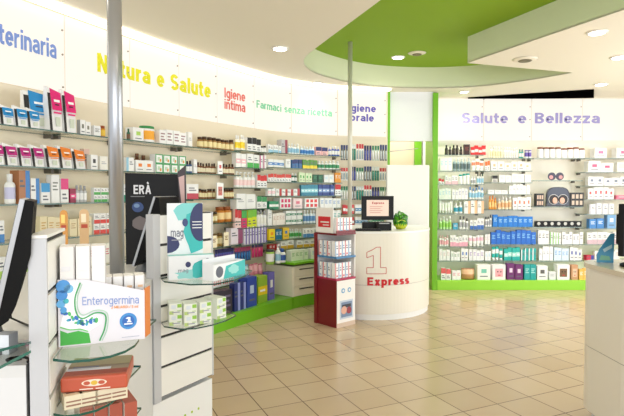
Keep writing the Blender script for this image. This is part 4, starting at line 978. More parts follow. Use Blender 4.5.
for z_, rows_ in ((1.056, [(.045 + .05 * i, .05) for i in range(5)] + [(.045 + .05 * i, .13) for i in range(5)]), (.796, [(.03 + .052 * i, .055) for i in range(5)] + [(.03, .13), (.03, .2), (.03, .27)]), (.551, [(.03 + .052 * i, .055) for i in range(5)] + [(.03, .13), (.03, .2), (.03, .27)])):
    for i, (x_, y_) in enumerate(rows_):
        side = i >= 5 and z_ < 1
        lo = (C0 + Matrix.Rotation(rz, 3, 'Z') @ Vector((x_, y_, z_ + .0006)))
        c2 = [(222, 130, 136), (150, 180, 214)][(i + k) % 2]
        me_ = box_mesh(.046, .055, .17, (246, 246, 248), STY['vert'](c2) + [(.4, .1, .9, .2, c2)])
        o = me_.build('medicine_box', loc=lo, rz=rz - (R(90) if side else 0))
        tier = ['top', 'middle', 'lower'][k]
        if side: lab = '%s carton on open left side of display stand, %s tier' % (['nearest', 'second', 'farthest'][i - 5], tier)
        else: lab = '%s carton in %s row of display stand, %s tier' % (['leftmost', 'second', 'middle', 'fourth', 'rightmost'][i % 5], 'front' if i < 5 else 'back', tier)
        tag(o, lab, 'box', 'cartons on the burgundy display stand')
    k += 1
# ================================================================== RIGHT FOREGROUND COUNTER
def smooth_poly(pts, n_=10, keep=0):
    return pts
c0 = at_z(587.5, 263.6, 1.05); cpt = [(c0.x, c0.y + .12), (c0.x - .012, c0.y), (c0.x - .03, c0.y - .16), (c0.x - .03, c0.y - .5), (c0.x + .0, c0.y - 1.0), (c0.x + .1, c0.y - 1.6), (c0.x + .9, c0.y - 1.6), (c0.x + .9, c0.y + .3), (c0.x + .25, c0.y + .28)]
X0 = c0.x + .015; Y0 = c0.y
def rc(off):   # rounded nose counter outline
    pts = [(X0 + .95, Y0 + .2 + off), (X0 + .22, Y0 + .2 + off)]
    for k in range(9):
        a = R(90 + 90 * k / 8); pts.append((X0 + .2 + (.2 + off) * math.cos(a), Y0 + (.2 + off) * math.sin(a)))
    return pts + [(X0 - off + .005, Y0 - .35), (X0 + .07 - off, Y0 - .8), (X0 + .2 - off, Y0 - 1.3), (X0 + .95, Y0 - 1.3)]
root = empty('sales_counter', (X0 + .4, Y0 - .4, 0)); tag(root, 'white sales counter with rounded corner at right edge', 'counter')
loc_(MB().prism(rc(-.05), 0, .08, M_GREY), root).build('plinth', root)
loc_(MB().prism(rc(0), .08, .5, M_CNT), root).build('lower_panel', root)
loc_(MB().prism(rc(-.003), .5, .505, mat((150, 146, 138), .5)), root).build('joint', root)
loc_(MB().prism(rc(0), .505, 1.02, M_CNT), root).build('upper_panel', root)
loc_(MB().prism(rc(.012), 1.02, 1.05, mat((214, 204, 184), .12)), root).build('worktop', root)
# brochure
a = at_y(600, 260, 3.45); zb = 1.0506
root = empty('brochure_holder', (a.x + .01, 3.42, zb), R(-14)); tag(root, 'slanted blue and white brochure stand on the right counter', 'brochure')
zh = at_y(612, 233, 3.42).z - zb
MB().plate([(-.045, 0), (.055, 0), (.06, zh), (.035, zh * .98), (-.03, zh * .45), (-.047, zh * .25)], mat((70, 150, 190), .35), 0, .004).build('leaflet', root)
mb = MB(); mb.plate([(.0, zh * .35), (.045, zh * .5), (.045, zh * .62), (-.01, zh * .45)], mat((190, 220, 230), .4), -.004, .001)
mb.plate([(-.03, zh * .08), (.04, zh * .08), (.03, zh * .22), (-.02, zh * .25)], mat((120, 180, 150), .4), -.004, .001); mb.build('leaflet_print', root)
MB().bx(-.05, .06, .0, .05, 0, .006, M_GLASS).build('foot', root)
# monitor at right edge
root = empty('computer_monitor', (at_y(626, 250, 3.3).x + .03, 3.26, 1.051), R(40)); tag(root, 'black monitor at right edge on the right counter', 'monitor')
Mx = monitor_front(root, .4, .32, .235)
MB().box(0, -.0095, 0, .37, .004, .27, mat((20, 24, 30), .1), Mx).build('screen', root)
MB().lathe([(.11, 0), (.11, .012), (.03, .03), (.025, .14)], M_BLACK, 20, sy=.7).build('stand', root)
# ================================================================== LEFT FOREGROUND COUNTER
front = [(-.825, 1.475), (-.95, 1.9), (-.9, 2.1), (-.885, 2.55), (-.918, 2.946)]
root = empty('pharmacy_counter', (-1.2, 2.2, 0)); tag(root, 'long white pharmacy counter at left foreground', 'counter')
body = front + [(-.918 - .859, 2.946 + .512), (-1.777, 1.4)]
loc_(MB().prism(body, .0, .985, mat((222, 222, 222), .4)), root).build('body', root)
top = [(x + (.012 if 1 < i < 4 else 0), y) for i, (x, y) in enumerate(body)]
loc_(MB().prism([p_ for p_ in top], .985, 1.02, mat((216, 216, 214), .35)), root).build('worktop', root)
ud = Vector((.512, .859, 0)); nd = Vector((.859, -.512, 0))
def slat_stand(A, u_, n_, L_, z0, z1, label, th=.055, nsl=6, cap=True):
    rz_ = math.atan2(u_.y, u_.x); root = empty('slatwall_stand', A, rz_); tag(root, label, 'display stand')
    # local x along panel, -y = front normal
    flip = 1 if (Matrix.Rotation(rz_, 3, 'Z') @ Vector((0, -1, 0))).dot(n_) > 0 else -1
    MB().bx(-.055, -.001, -.006, th, z0 - .02, z1, M_GREY).build('end_post', root, bevel=.003)
    MB().bx(0, L_, .007, th, z0, z1 - .004, M_SLOT).build('core', root)
    h_ = (z1 - z0) / nsl
    for k in range(nsl): MB().bx(0, L_, -.002, .0068, z0 + k * h_ + .008, z0 + (k + 1) * h_ - .008, M_CREAM if not cap else M_WHITE).build('slat', root)
    MB().bx(L_ + .0005, L_ + .012, -.004, th, z0, z1, M_GREY).build('edge_strip', root)
    return root, rz_
# right hand stand
A2 = Vector((-.884, 2.996, 0)); s2, rz2 = slat_stand(A2, ud, nd, .44, .31, 1.39, 'slatted white display stand holding white and teal display box')
base = empty('sales_counter', A2, rz2); tag(base, 'white counter end with lime dots under the right slatted stand', 'counter')
MB().bx(-.053, .45, .01, .7, 0, .285, M_LAM).build('body', base)
MB().bx(-.053, .45, .062, .7, .2855, 1.02, M_LAM).build('rear_body', base)
mb = MB()
for x_ in (.14, .2, .26, .32): mb.lathe([(.008, 0), (.008, .002)], mat((170, 200, 40), .4), 10, M=Matrix.Translation((x_, .0098, .13)) @ Matrix.Rotation(R(90), 4, 'X'))
mb.build('dot_print', base)
def rshelf(L_, dp, r_=None, n_=8, x0=0):
    pts = [(x0, 0), (x0, -dp * .75)]
    for k in range(n_ + 1):
        t = k / n_; pts.append((x0 + L_ * t, -(dp * .75 + dp * .35 * math.sin(math.pi * min(1, t * .75 + .1))) * (1 - max(0, t - .6) ** 2 * 2.2)))
    return pts + [(x0 + L_, -.02), (x0 + L_ * .9, 0)]
def glass_plate(pts, z, A, rz_, label, nm='glass_shelf'):
    o = MB().prism(pts, 0, .008, M_GLASS, side=mat((30, 70, 60), .15)).build(nm, loc=Vector((A.x, A.y, z - .008)), rz=rz_); return tag(o, label, 'shelf', 'rounded glass shelves')
def wl(A, rz_, x, y, z): return Vector((A.x, A.y, 0)) + Matrix.Rotation(rz_, 3, 'Z') @ Vector((x, y, z))
def pt_local(A, rz_, P_): return Matrix.Rotation(-rz_, 3, 'Z') @ (P_ - Vector((A.x, A.y, 0)))
def outline_from_px(pxs, z, A, rz_): return [tuple(pt_local(A, rz_, at_z(x, y, z))[:2]) for x, y in pxs]
g1 = outline_from_px([(164, 281), (190, 284), (215, 283.5), (234, 279.5), (246, 275), (252, 270)], 1.02, A2, rz2)
g1 = [(.0, -.006)] + g1 + [(.5, -.006)]
glass_plate(g1, 1.02, A2, rz2, 'rounded glass shelf carrying the white and teal display box')
g2 = outline_from_px([(164, 326), (180, 328.5), (195, 328), (212, 324.5), (226, 320), (236, 315)], .76, A2, rz2)
glass_plate([(.0, -.006)] + g2 + [(.5, -.006)], .76, A2, rz2, 'rounded glass shelf carrying the small lime boxes')
# teal display A
pA = at_z(169, 280.3, 1.021); pB = at_z(214, 277.5, 1.021); dirA = (pB - pA); LA = dirA.length; rzA = math.atan2(dirA.y, dirA.x)
root = empty('counter_display_box', pA, rzA); tag(root, 'white and teal counter display with tall printed backboard', 'display box')
M_TE = mat((50, 188, 186), .4); M_NV = mat((34, 42, 96), .4); M_PW = mat((240, 243, 246), .4)
hA = .135; bh = at_z(169, 203, 1.021 + 1); zb_ = at_y(169, 203.5, pA.y).z - 1.021
MB().bx(0, LA, 0, .07, 0, hA, M_PW).build('carton', root)
Lb = LA * .8
bd = MB().bx(0, Lb, .072, .078, 0, zb_, M_PW).build('backboard', root)
def blob(cx_, cz_, rx, rz_, n_=16, jit=.0, rnd=random.Random(5), clip=None):
    out = []
    for k in range(n_):
        a = 2 * math.pi * k / n_; j = 1 + rnd.uniform(-jit, jit); x_, z_ = cx_ + rx * math.cos(a) * j, cz_ + rz_ * math.sin(a) * j
        if clip: x_ = min(max(x_, clip[0]), clip[1]); z_ = min(max(z_, clip[2]), clip[3])
        out.append((x_, z_))
    return out
cl = (0, Lb, hA, zb_)
mb = MB(); mb.plate(blob(Lb * .62, zb_ * .9, Lb * .38, zb_ * .16, jit=.2, clip=cl), mat((130, 214, 212), .4), .072, .001)
mb.plate(blob(Lb * .8, zb_ * .62, Lb * .34, zb_ * .3, jit=.12, clip=cl), M_TE, .0708, .001)
mb.plate(blob(Lb * .93, zb_ * .74, Lb * .3, zb_ * .26, 22, clip=cl), M_NV, .0696, .001)
mb.plate(blob(Lb * .5, zb_ * .74, Lb * .08, zb_ * .055), mat((50, 66, 120), .4), .0696, .001)
mb.plate(blob(Lb * .0, hA + .06, Lb * .34, .05, clip=cl), M_NV, .0708, .001)
mb.text('mag', Lb * .1, Lb * .45, zb_ * .55, .05, mat((110, 115, 130), .4), lambda x, z, t: Vector((x, .0705 - t, z)), .0, .001)
mb.text('magnesio', Lb * .68, Lb * .98, zb_ * .83, .018, mat((190, 130, 130), .4), lambda x, z, t: Vector((x, .0885 - t, z)), .02, .001) if False else None
for k in range(3): mb.bx(Lb * .7, Lb * .97, .0675, .0685, zb_ * (.66 + .04 * k), zb_ * (.66 + .04 * k) + .005, M_PW)
mb.bx(Lb * .12, Lb * .4, .0695, .0705, zb_ * .5, zb_ * .5 + .006, mat((150, 150, 160), .4)); mb.build('backboard_print', bd)
mb = MB(); cl2 = (0, LA, 0.002, hA - .002); mb.plate(blob(LA * .75, hA * .4, LA * .3, hA * .4, jit=.25, clip=cl2), M_TE, 0, .001)
mb.plate(blob(LA * .45, hA * .2, LA * .3, hA * .2, jit=.25, clip=cl2), mat((150, 220, 218), .4), 0, .0008); mb.plate(blob(LA * .42, hA * .62, LA * .06, hA * .12), M_NV, -.001, .001)
mb.text('mag', LA * .2, LA * .42, hA * .3, .022, mat((140, 145, 155), .4), lambda x, z, t: Vector((x, -.001 - t, z)), 0, .001)
mb.plate(blob(LA * .86, hA * .66, LA * .08, hA * .2), M_NV, -.001, .001); mb.bx(0, LA, .002, .068, hA, hA + .001, mat((150, 222, 214), .4)); mb.build('carton_print', root)
# tray B
pC = at_z(213.5, 281.3, 1.021); pD = at_z(245, 274, 1.021); dB = pD - pC; LB_ = dB.length; rzB = math.atan2(dB.y, dB.x)
root = empty('display_tray', pC, rzB); tag(root, 'open teal fronted tray beside the tall printed backboard', 'tray')
hB = .09; MB().bx(0, LB_, 0, .08, 0, .004, M_PW).build('floor_card', root)
MB().bx(0, LB_, 0, .004, .0045, hB, M_PW).build('front_card', root); MB().bx(0, LB_, .076, .08, .0045, hB * 1.3, M_PW).build('rear_card', root)
MB().bx(0, .004, .0045, .0755, .0045, hB * 1.1, M_PW).build('side_card', root); MB().bx(LB_ - .004, LB_, .0045, .0755, .0045, hB, M_PW).build('side_card', root)
mb = MB(); cl3 = (0, LB_, 0, hB); mb.plate([(LB_ * .3, 0), (LB_, 0), (LB_, hB), (LB_ * .38, hB * .8)], M_TE, 0, .001); mb.plate(blob(LB_ * .62, hB * .5, LB_ * .16, hB * .3, jit=.2), mat((150, 222, 218), .4), -.001, .001)
mb.plate(blob(LB_ * .18, hB * .5, LB_ * .11, hB * .36), mat((90, 96, 110), .4), 0, .001); mb.build('front_print', root)
# lime boxes on second shelf
path_px = [(170, 325.6), (184, 326.4), (198, 325.2), (213, 320.6)]
lime = None; zs = .7606; bw = .072; bhh = .062
def lime_box():
    pr = [(.0, .0, .32, .3, (190, 214, 130)), (.62, .6, .95, .92, (150, 204, 70)), (.15, .5, .5, .85, (222, 230, 236)), (.2, .15, .8, .22, (150, 150, 170)), (.6, .28, .9, .34, (170, 200, 120))]
    return box_mesh(bw, .055, bhh, (240, 244, 232), pr)
k = 0
for i in range(4):
    for rw in range(2):
        for ly in range(2):
            px_, py_ = [(176, 325.5), (191, 326), (206, 323.5), (222, 318.5)][i]
            q = at_z(px_, py_, .76); yaw = [math.atan2(.35, .95), math.atan2(.4, .9), math.atan2(.6, .8), math.atan2(.8, .6)][i]
            q2 = q + Matrix.Rotation(yaw, 3, 'Z') @ Vector((0, .03 + rw * .06, 0))
            if lime is None: lime = lime_box().build('herbal_tea_box'); o = lime
            else: o = dup(lime, (0, 0, 0), 0)
            o.location = (q2.x, q2.y, zs + ly * (bhh + .001)); o.rotation_euler = (0, 0, yaw)
            tag(o, '%s white lime box in %s row, %s layer, right slatted stand' % (['leftmost', 'second', 'third', 'rightmost'][i], ['front', 'rear'][rw], ['lower', 'upper'][ly]), 'box', 'small white and lime boxes')
# ---------------- left hand stand
u1 = Vector((-.29, .957, 0)); A1 = Vector((-.770, 1.5, 0)); rz1 = math.atan2(u1.y, u1.x)
root = empty('slatwall_stand', A1, rz1); tag(root, 'grey edged slatted stand at left foreground holding large white carton', 'display stand')
MB().bx(-.012, -.0005, 0, .05, .3, 1.385, M_GREY).build('end_post', root, bevel=.002)
MB().bx(0, .3, .006, .05, .3, 1.38, M_SLOT).build('core', root)
for k in range(7):
    h_ = 1.08 / 7; MB().bx(0, .3, -.002, .0058, .3 + k * h_ + .007, .3 + (k + 1) * h_ - .008, M_WHITE).build('slat', root)
MB().bx(-.012, .3, -.002, .05, 1.3855, 1.395, M_WHITE).build('top_cap', root)
Z1 = 1.03
g3 = [tuple(at_z(x, y, Z1)[:2]) for x, y in [(52.7, 358.5), (70, 360.5), (90, 359), (110, 355.5), (125, 350.5), (135, 344.5), (139, 339), (139, 333)]] + [(-.60, 1.98), (-.885, 1.98)]
o = MB().prism(g3, Z1 - .008, Z1, M_GLASS, side=mat((30, 84, 70), .12)).build('glass_shelf'); tag(o, 'rounded glass shelf under the large white stomach print carton', 'shelf', 'rounded glass shelves')
# big carton
pa = at_z(58.6, 347.5, Z1 + .001); pb_ = at_z(145, 338.5, Z1 + .001); dC = pb_ - pa; LC = dC.length; rzC = math.atan2(dC.y, dC.x)
root = empty('display_carton', pa, rzC); tag(root, 'large white display carton printed Enterogermina with green blue stomach', 'display box')
hl = at_y(58, 280, pa.y).z - Z1 - .001; hr = at_y(146, 290.5, pb_.y).z - Z1 - .001
M_CW = mat((226, 223, 230), .35)
fp = [(0, 0), (LC, 0), (LC, hr), (LC * .3, hl * .985), (0, hl)]
MB().plate(fp, M_CW, .003, .003).build('front_panel', root)
MB().plate(fp, M_CW, .133, .003).build('rear_panel', root); 
sd = MB(); sd.bx(LC - .003, LC, .0035, .129, 0, hr, M_CW); sd.build('side_panel', root)
fl = MB(); fl.prism([(LC + .0005, .001), (LC + .022, .05), (LC + .02, .052), (LC - .0005 + .0004, .004)], .003, hr * 1.04, mat((228, 132, 60), .4)); fl.build('flap', root)
MB().bx(0, .003, .0035, .129, 0, hl * .9, M_CW).build('side_panel', root); MB().bx(.0035, LC - .0035, .0035, .129, 0, .003, M_CW).build('floor_panel', root)
def C(u_, v_): return (LC * u_, hl * v_)
def ribbon(pts, wd, m, y, th=.0008, mb=None):
    mb = mb or MB(); P_ = [Vector(C(*p)) for p in pts]; cr = []
    Q = [P_[0] * 2 - P_[1]] + P_ + [P_[-1] * 2 - P_[-2]]
    for i in range(1, len(Q) - 2):
        for k in range(6):
            t = k / 6; a, b, c, d = Q[i - 1:i + 3]; cr.append(.5 * ((2 * b) + (c - a) * t + (2 * a - 5 * b + 4 * c - d) * t * t + (3 * b - a - 3 * c + d) * t ** 3))
    cr.append(P_[-1]); n_ = len(cr); L1 = []; L2 = []
    for i, p in enumerate(cr):
        t = (cr[min(i + 1, n_ - 1)] - cr[max(0, i - 1)]).normalized(); nn = Vector((-t.y, t.x)) * wd / 2
        L1.append(p + nn); L2.append(p - nn)
    for i in range(n_ - 1): mb.plate([tuple(L1[i]), tuple(L1[i + 1]), tuple(L2[i + 1]), tuple(L2[i])], m, y, th)
    return mb
mb = MB(); Wt = mat((250, 251, 252), .35)
mb.plate([C(.02, .02), C(.36, .02), C(.34, .17), C(.22, .22), C(.1, .2), C(.02, .25)], mat((60, 170, 60), .35), 0, .0006)
mb.plate([C(.02, .3), C(.12, .24), C(.24, .26), C(.34, .2), C(.48, .3), C(.5, .4), C(.4, .46), C(.26, .42), C(.2, .5), C(.21, .75), C(.23, .95), C(.12, .97), C(.08, .6)], Wt, 0, .0009)
ribbon([(.25, .94), (.19, .72), (.2, .5), (.27, .4), (.42, .47), (.53, .42), (.52, .22), (.46, .04)], .0045, mat((60, 160, 90), .35), -.0009, mb=mb)
ribbon([(.27, .92), (.215, .72), (.22, .54), (.28, .45), (.42, .51), (.55, .45), (.55, .22), (.49, .04)], .003, mat((170, 205, 180), .35), -.0009, mb=mb)
ribbon([(.02, .3), (.12, .25), (.24, .24), (.33, .2)], .004, mat((120, 200, 120), .35), -.0009, mb=mb)
rnd = random.Random(11)
for (x_, y_, r_, c) in ((.06, .9, .03, (70, 150, 220)), (.045, .77, .024, (60, 140, 214)), (.12, .86, .02, (120, 190, 230)), (.03, .64, .018, (90, 170, 224)), (.09, .68, .012, (60, 180, 190)), (.06, .55, .014, (80, 160, 220))):
    mb.plate([(LC * x_ + r_ * .7 * math.cos(a * .524), hl * y_ + r_ * .7 * math.sin(a * .524)) for a in range(12)], mat(c, .35), -.0005, .0012)
for k in range(26):
    t = k / 25; x_ = .05 + .38 * t + rnd.uniform(-.015, .015); y_ = .52 - .22 * math.sin(min(1, t * 1.5) * 1.57) + .06 * t + rnd.uniform(-.04, .04); r_ = rnd.uniform(.0025, .006)
    x_ = max(.03, x_); a0 = rnd.uniform(0, 3)
    mb.plate([(LC * x_ + r_ * 1.6 * math.cos(a * .785) * math.cos(a0) - r_ * math.sin(a * .785) * math.sin(a0), hl * y_ + r_ * 1.6 * math.cos(a * .785) * math.sin(a0) + r_ * math.sin(a * .785) * math.cos(a0)) for a in range(8)], mat([(50, 110, 200), (90, 190, 110), (60, 170, 200)][k % 3], .35), -.0009, .0007)
mb.text('Enterogermina', LC * .27, LC * .93, hl * .6, hl * .125, mat((126, 150, 205), .35), lambda x, z, t: Vector((x, -.0005 - t, z - .1 * max(0, x - LC * .27) * .5)), -.005, .0008)
mb.text('2 MILIARDI / 5 ml', LC * .6, LC * .92, hl * .535, hl * .04, mat((236, 150, 60), .35), lambda x, z, t: Vector((x, -.0005 - t, z - .05 * (x - LC * .27))), .02, .0008)
cc = C(.8, .3); mb.plate([(cc[0] + .027 * math.cos(a * .262), cc[1] + .027 * math.sin(a * .262)) for a in range(24)], mat((60, 140, 205), .35), 0, .0008)
mb.plate([(cc[0] + .019 * math.cos(a * .262), cc[1] + .019 * math.sin(a * .262)) for a in range(24)], mat((40, 100, 180), .35), -.0008, .0006)
mb.text('1', cc[0] - .006, cc[0] + .006, cc[1] - .004, .017, Wt, lambda x, z, t: Vector((x, -.0014 - t, z)), .05, .0006); mb.bx(cc[0] - .013, cc[0] + .013, -.002, -.0014, cc[1] - .011, cc[1] - .007, Wt)
mb.bx(LC * .72, LC * .93, -.001, 0, hl * .05, hl * .058, mat((170, 174, 190), .4))
mb.build('front_print', root)
# cartons standing inside / behind
Rc = Matrix.Rotation(rzC, 3, 'Z')
def inC(x, y, z): return pa + Rc @ Vector((x, y, z - pa.z))
wb = None
for i in range(3):
    zt_ = at_y(72, 241, 1.82).z; z0 = pa.z + .0035
    o = box_mesh(.043, .085, zt_ - z0, (234, 232, 230), [(.1, .75, .7, .8, (226, 226, 230)), (.93, 0, .99, 1, (176, 170, 166))]).build('medicine_box', loc=inC(.028 + i * .046, .05, z0), rz=rzC, bevel=.0015)  # grey right edge is painted-in shade that parts the white boxes
    tag(o, '%s tall white box standing in the Enterogermina carton' % ['leftmost', 'middle', 'rightmost'][i], 'box', 'tall white boxes in the large carton')
for i in range(4):
    zt_ = at_y(120, 271, 1.85).z; z0 = pa.z + .0035
    o = box_mesh(.032, .07, zt_ - z0, (234, 232, 230), [(.3, .8, .8, .84, (230, 190, 150)), (.92, 0, .99, 1, (176, 170, 166))]).build('medicine_box', loc=inC(.145 + i * .0345, .09, z0), rz=rzC, bevel=.0015)  # grey strip at right edge: shade between neighbours put into the colour
    tag(o, '%s low white box at right of the Enterogermina carton' % ['leftmost', 'second', 'third', 'rightmost'][i], 'box', 'low white boxes in the large carton')
# amber things behind boxes, standing on the counter
for i, (px_, py_, hh_, lb) in enumerate(((64, 210, .4, 'left tall orange rounded leaflet behind the white boxes'), (84, 209, .4, 'right tall golden rounded leaflet behind the white boxes'))):
    q = at_y(px_, py_, 2.3); root = empty('leaflet_stand', (q.x, 2.3, 1.0205), R(-15 if i == 0 else 20)); tag(root, lb, 'leaflet', 'orange leaflets on the counter')
    hh_ = q.z - 1.0205
    pts = [(-.016, 0), (.016, 0), (.02, hh_ * .93)] + [(.02 * math.cos(a * .35), hh_ * .95 + hh_ * .05 * math.sin(a * .35)) for a in range(1, 9)] + [(-.02, hh_ * .93)]
    MB().plate(pts, mat([(214, 150, 70), (210, 172, 124)][i], .4), 0, .004).build('card', root)
    mb = MB().plate([(-.012, hh_ * .86), (.008, hh_ * .86), (.008, hh_ * .95), (-.012, hh_ * .95)], mat([(250, 214, 120), (240, 224, 190)][i], .4), -.004, .001); mb.plate([(-.012, hh_ * .8), (.014, hh_ * .8), (.014, hh_ * .84), (-.012, hh_ * .84)], mat((180, 70, 40), .4), -.004, .001); mb.build('card_print', root)
    MB().bx(-.02, .02, .0045, .05, 0, .005, M_WHITE).build('foot', root)
q = at_y(74, 225, 2.35)
o = MB().lathe([(.022, 0), (.024, .01), (.024, .13), (.018, .15), (.012, .155), (.012, .2)], mat((226, 228, 226), .3), 14).build('bottle', loc=(q.x, 2.35, 1.0205)); tag(o, 'small translucent bottle between the two orange leaflets', 'bottle')
# lower items on the left stand
Z2 = .853
g4 = [(x, y) for x, y in [(g[0], g[1]) for g in g3]]
g3s = [(-.862 + (x + .862) * .78, 1.85 + (y - 1.85) * .9) for x, y in g3]
o = MB().prism(g3s, Z2 - .008, Z2, M_GLASS, side=mat((30, 84, 70), .12)).build('glass_shelf'); tag(o, 'rounded glass shelf under the red brown cartons, lower left', 'shelf', 'rounded glass shelves')
# row of cream cartons lying, with orange carton on top
pq = at_z(66, 398, Z2 + .042); pr = at_z(127, 386, Z2 + .042); dD = pr - pq; rzD = math.atan2(dD.y, dD.x)
for i in range(4):
    t = (i + .5) / 4; q = pq + dD * t; o = box_mesh(.052, .16, .042, (226, 214, 184), [(.1, .2, .9, .32, (150, 110, 90)), (.1, .5, .9, .6, (150, 110, 90))], top=(222, 208, 176))
    o.bx(-.018, .018, -.06, -.052, .0422, .043, mat((120, 84, 70), .5)); o.bx(-.02, .02, -.045, -.04, .0422, .043, mat((150, 120, 100), .5))
    ob = o.build('medicine_box', loc=Vector((q.x, q.y, Z2 + .0006)) + Matrix.Rotation(rzD, 3, 'Z') @ Vector((0, .09, 0)), rz=rzD)
    tag(ob, '%s cream carton under the wide terracotta box' % ['leftmost', 'second', 'third', 'rightmost'][i], 'box', 'cream cartons under the terracotta box')
pq = at_z(60, 379, Z2 + .09); pr = at_z(124, 374, Z2 + .09); dE = pr - pq; LE = dE.length + .01; rzE = math.atan2(dE.y, dE.x); zE = Z2 + .0445
root = empty('display_carton', (pq.x, pq.y, zE), rzE); tag(root, 'wide flat terracotta box with landscape lid under glass shelf', 'display box')
M_TC = mat((190, 84, 56), .35)
MB().bx(0, LE, 0, .2, 0, .045, M_TC).build('carton', root, bevel=.006)
mb = MB(); mb.bx(.004, LE - .004, .02, .195, .0452, .046, mat((150, 130, 110), .4)); mb.bx(.004, LE - .004, .02, .06, .0462, .0468, mat((150, 60, 44), .4)); mb.bx(.004, LE * .7, .062, .085, .0462, .0468, mat((214, 214, 226), .4)); mb.bx(LE * .1, LE * .5, .088, .1, .0462, .0468, mat((120, 124, 150), .4)); mb.bx(.004, LE - .004, .11, .195, .0462, .0468, mat((180, 166, 130), .4)); mb.build('lid_print', root)
mb = MB(); mb.plate(blob(LE * .5, .026, LE * .19, .011), mat((236, 220, 200), .4), 0, .001); mb.plate(blob(LE * .5, .026, LE * .05, .007), mat((220, 180, 60), .4), -.001, .001)
mb.plate(blob(LE * .39, .026, LE * .05, .006), mat((190, 84, 56), .4), -.001, .001); mb.plate(blob(LE * .61, .026, LE * .05, .006), mat((190, 84, 56), .4), -.001, .001)
mb.bx(LE * .28, LE * .48, -.001, 0, .006, .009, mat((240, 226, 210), .4)); mb.bx(LE * .52, LE * .74, -.001, 0, .006, .009, mat((240, 226, 210), .4)); mb.build('front_print', root)
Z3 = .69
for i in range(4):
    q = at_z(75 + i * 15, 408 - i * 1.5, Z3 + .13); o = box_mesh(.04, .12, .13, (232, 224, 214), [(0, .55, 1, 1, (170, 84, 64)), (.1, .2, .9, .3, (120, 90, 80))], top=(176, 90, 70))
    ob = o.build('medicine_box', loc=(q.x, q.y + .06, Z3 + .0006), rz=rzD); tag(ob, '%s red brown topped box on lowest visible shelf' % ['leftmost', 'second', 'third', 'rightmost'][i], 'box', 'red brown boxes at the bottom left')
o = MB().prism(g3s, Z3 - .008, Z3, M_GLASS, side=mat((30, 84, 70), .12)).build('glass_shelf'); tag(o, 'rounded glass shelf under the red brown topped boxes', 'shelf', 'rounded glass shelves')
# ---------------- monitors seen from the side
def side_monitor(base, dirv, lean, w_, h_, z0, label, thick=.06):
    """base: near lower corner of screen edge; dirv: width direction; lean: horizontal shift of the top to +X"""
    root = empty('computer_monitor', (base.x, base.y, z0)); tag(root, label, 'monitor')
    d = Vector((dirv[0], dirv[1], 0)).normalized(); up = Vector((lean[0], lean[1], h_)).normalized(); nb = d.cross(up)
    if nb.x < 0: nb = -nb
    hlen = Vector((lean[0], lean[1], h_)).length
    M4 = Matrix((( d.x, nb.x, up.x, 0), (d.y, nb.y, up.y, 0), (d.z, nb.z, up.z, base.z - z0), (0, 0, 0, 1)))
    MB().bx(0, w_, -.001, .012, 0, hlen, mat((180, 182, 186), .35, .3), M4).build('front_bezel', root)
    mb = MB()
    prof = [(.0122, 0), (.04, .03), (thick, hlen * .2), (thick * 1.15, hlen * .6), (thick * .9, hlen * .8), (.035, hlen), (.0122, hlen)]
    b = len(mb.v)
    for x_ in (0.003, w_ - .003):
        for y_, z_ in prof: mb.v.append(M4 @ Vector((x_, y_, z_)))
    k = len(prof); MS = mat((5, 5, 6), .6, spec=.2); mb.face([b + i for i in range(k)], MS); mb.face([b + k + i for i in range(k)][::-1], MS)
    for i in range(k): j = (i + 1) % k; mb.face([b + i, b + k + i, b + k + j, b + j], MS)
    mb.build('rear_shell', root)
    MB().bx(.02, w_ - .02, -.003, -.0012, .02, hlen - .02, mat((70, 80, 90), .15, emit=0), M4).build('screen', root)
    c = M4 @ Vector((w_ / 2, thick * .6, hlen * .35)); foot = Vector((c.x - .08, c.y, 0.0))
    mb = MB().lathe([(.07, 0), (.07, .01), (.03, .06), (.022, .09)], mat((120, 122, 124), .4), 24, cx=foot.x, cy=foot.y); mb.tube([(foot.x, foot.y, .08), (c.x - .015, c.y, c.z)], .02, mat((30, 30, 32), .5)); mb.build('stand', root)
pn = at_y(-10, 330, 1.44); pt_ = at_y(20, 199, 1.44)
side_monitor(pn, (-.5, 1), (pt_.x - pn.x, 0), .36, pt_.z - pn.z, 1.0205, 'near black monitor seen edge on at left frame edge', thick=.05)
pn = at_y(132, 266, 3.12); pt_ = at_y(153.5, 196.5, 3.12)
side_monitor(pn, (.12, 1), (pt_.x - pn.x, 0), .34, pt_.z - pn.z, 1.0205, 'tilted black monitor between the steel pole and right slatted stand', thick=.08)
# black poster
pz = at_y(155, 173, 3.55); x0_ = at_y(124, 200, 3.55).x; x1_ = at_y(187, 200, 3.55).x
root = empty('display_poster', ((x0_ + x1_) / 2 , 3.55, 1.0205)); tag(root, 'black poster stand printed ERÀ behind the tilted monitor', 'poster')
hw = (x1_ - x0_) / 2 * .95; hh_ = pz.z - 1.0205
MB().plate([(-hw, 0), (hw, 0), (hw * 1.02, hh_ * .98), (-hw, hh_)], M_BLACK, 0, .006).build('board', root)
MB().bx(-hw, hw, .0005, .08, 0, .006, M_BLACK).build('foot', root)
mb = MB(); lx = lambda px_: at_y(px_, 200, 3.55).x - (x0_ + x1_) / 2
z_a = at_y(140, 194, 3.55).z - 1.0205; z_b = at_y(140, 185, 3.55).z - 1.0205
mb.text('ERÀ', lx(134), lx(151.5), z_a, z_b - z_a, mat((226, 226, 230), .5), lambda x, z, t: Vector((x, -.0065 - t, z)), .03, .001)
mb.bx(lx(131), lx(145), -.0075, -.0062, z_a - .02, z_a - .014, mat((120, 120, 124), .5))
mb.plate(blob(lx(138), z_a - .09, .04, .035), mat((50, 76, 130), .5), -.006, .001); mb.plate(blob(lx(140), z_a - .2, .055, .045, jit=.1), mat((120, 110, 110), .5), -.006, .001); mb.plate(blob(lx(137), z_a - .08, .02, .014), mat((120, 150, 190), .5), -.007, .001)
mb.build('poster_print', root)
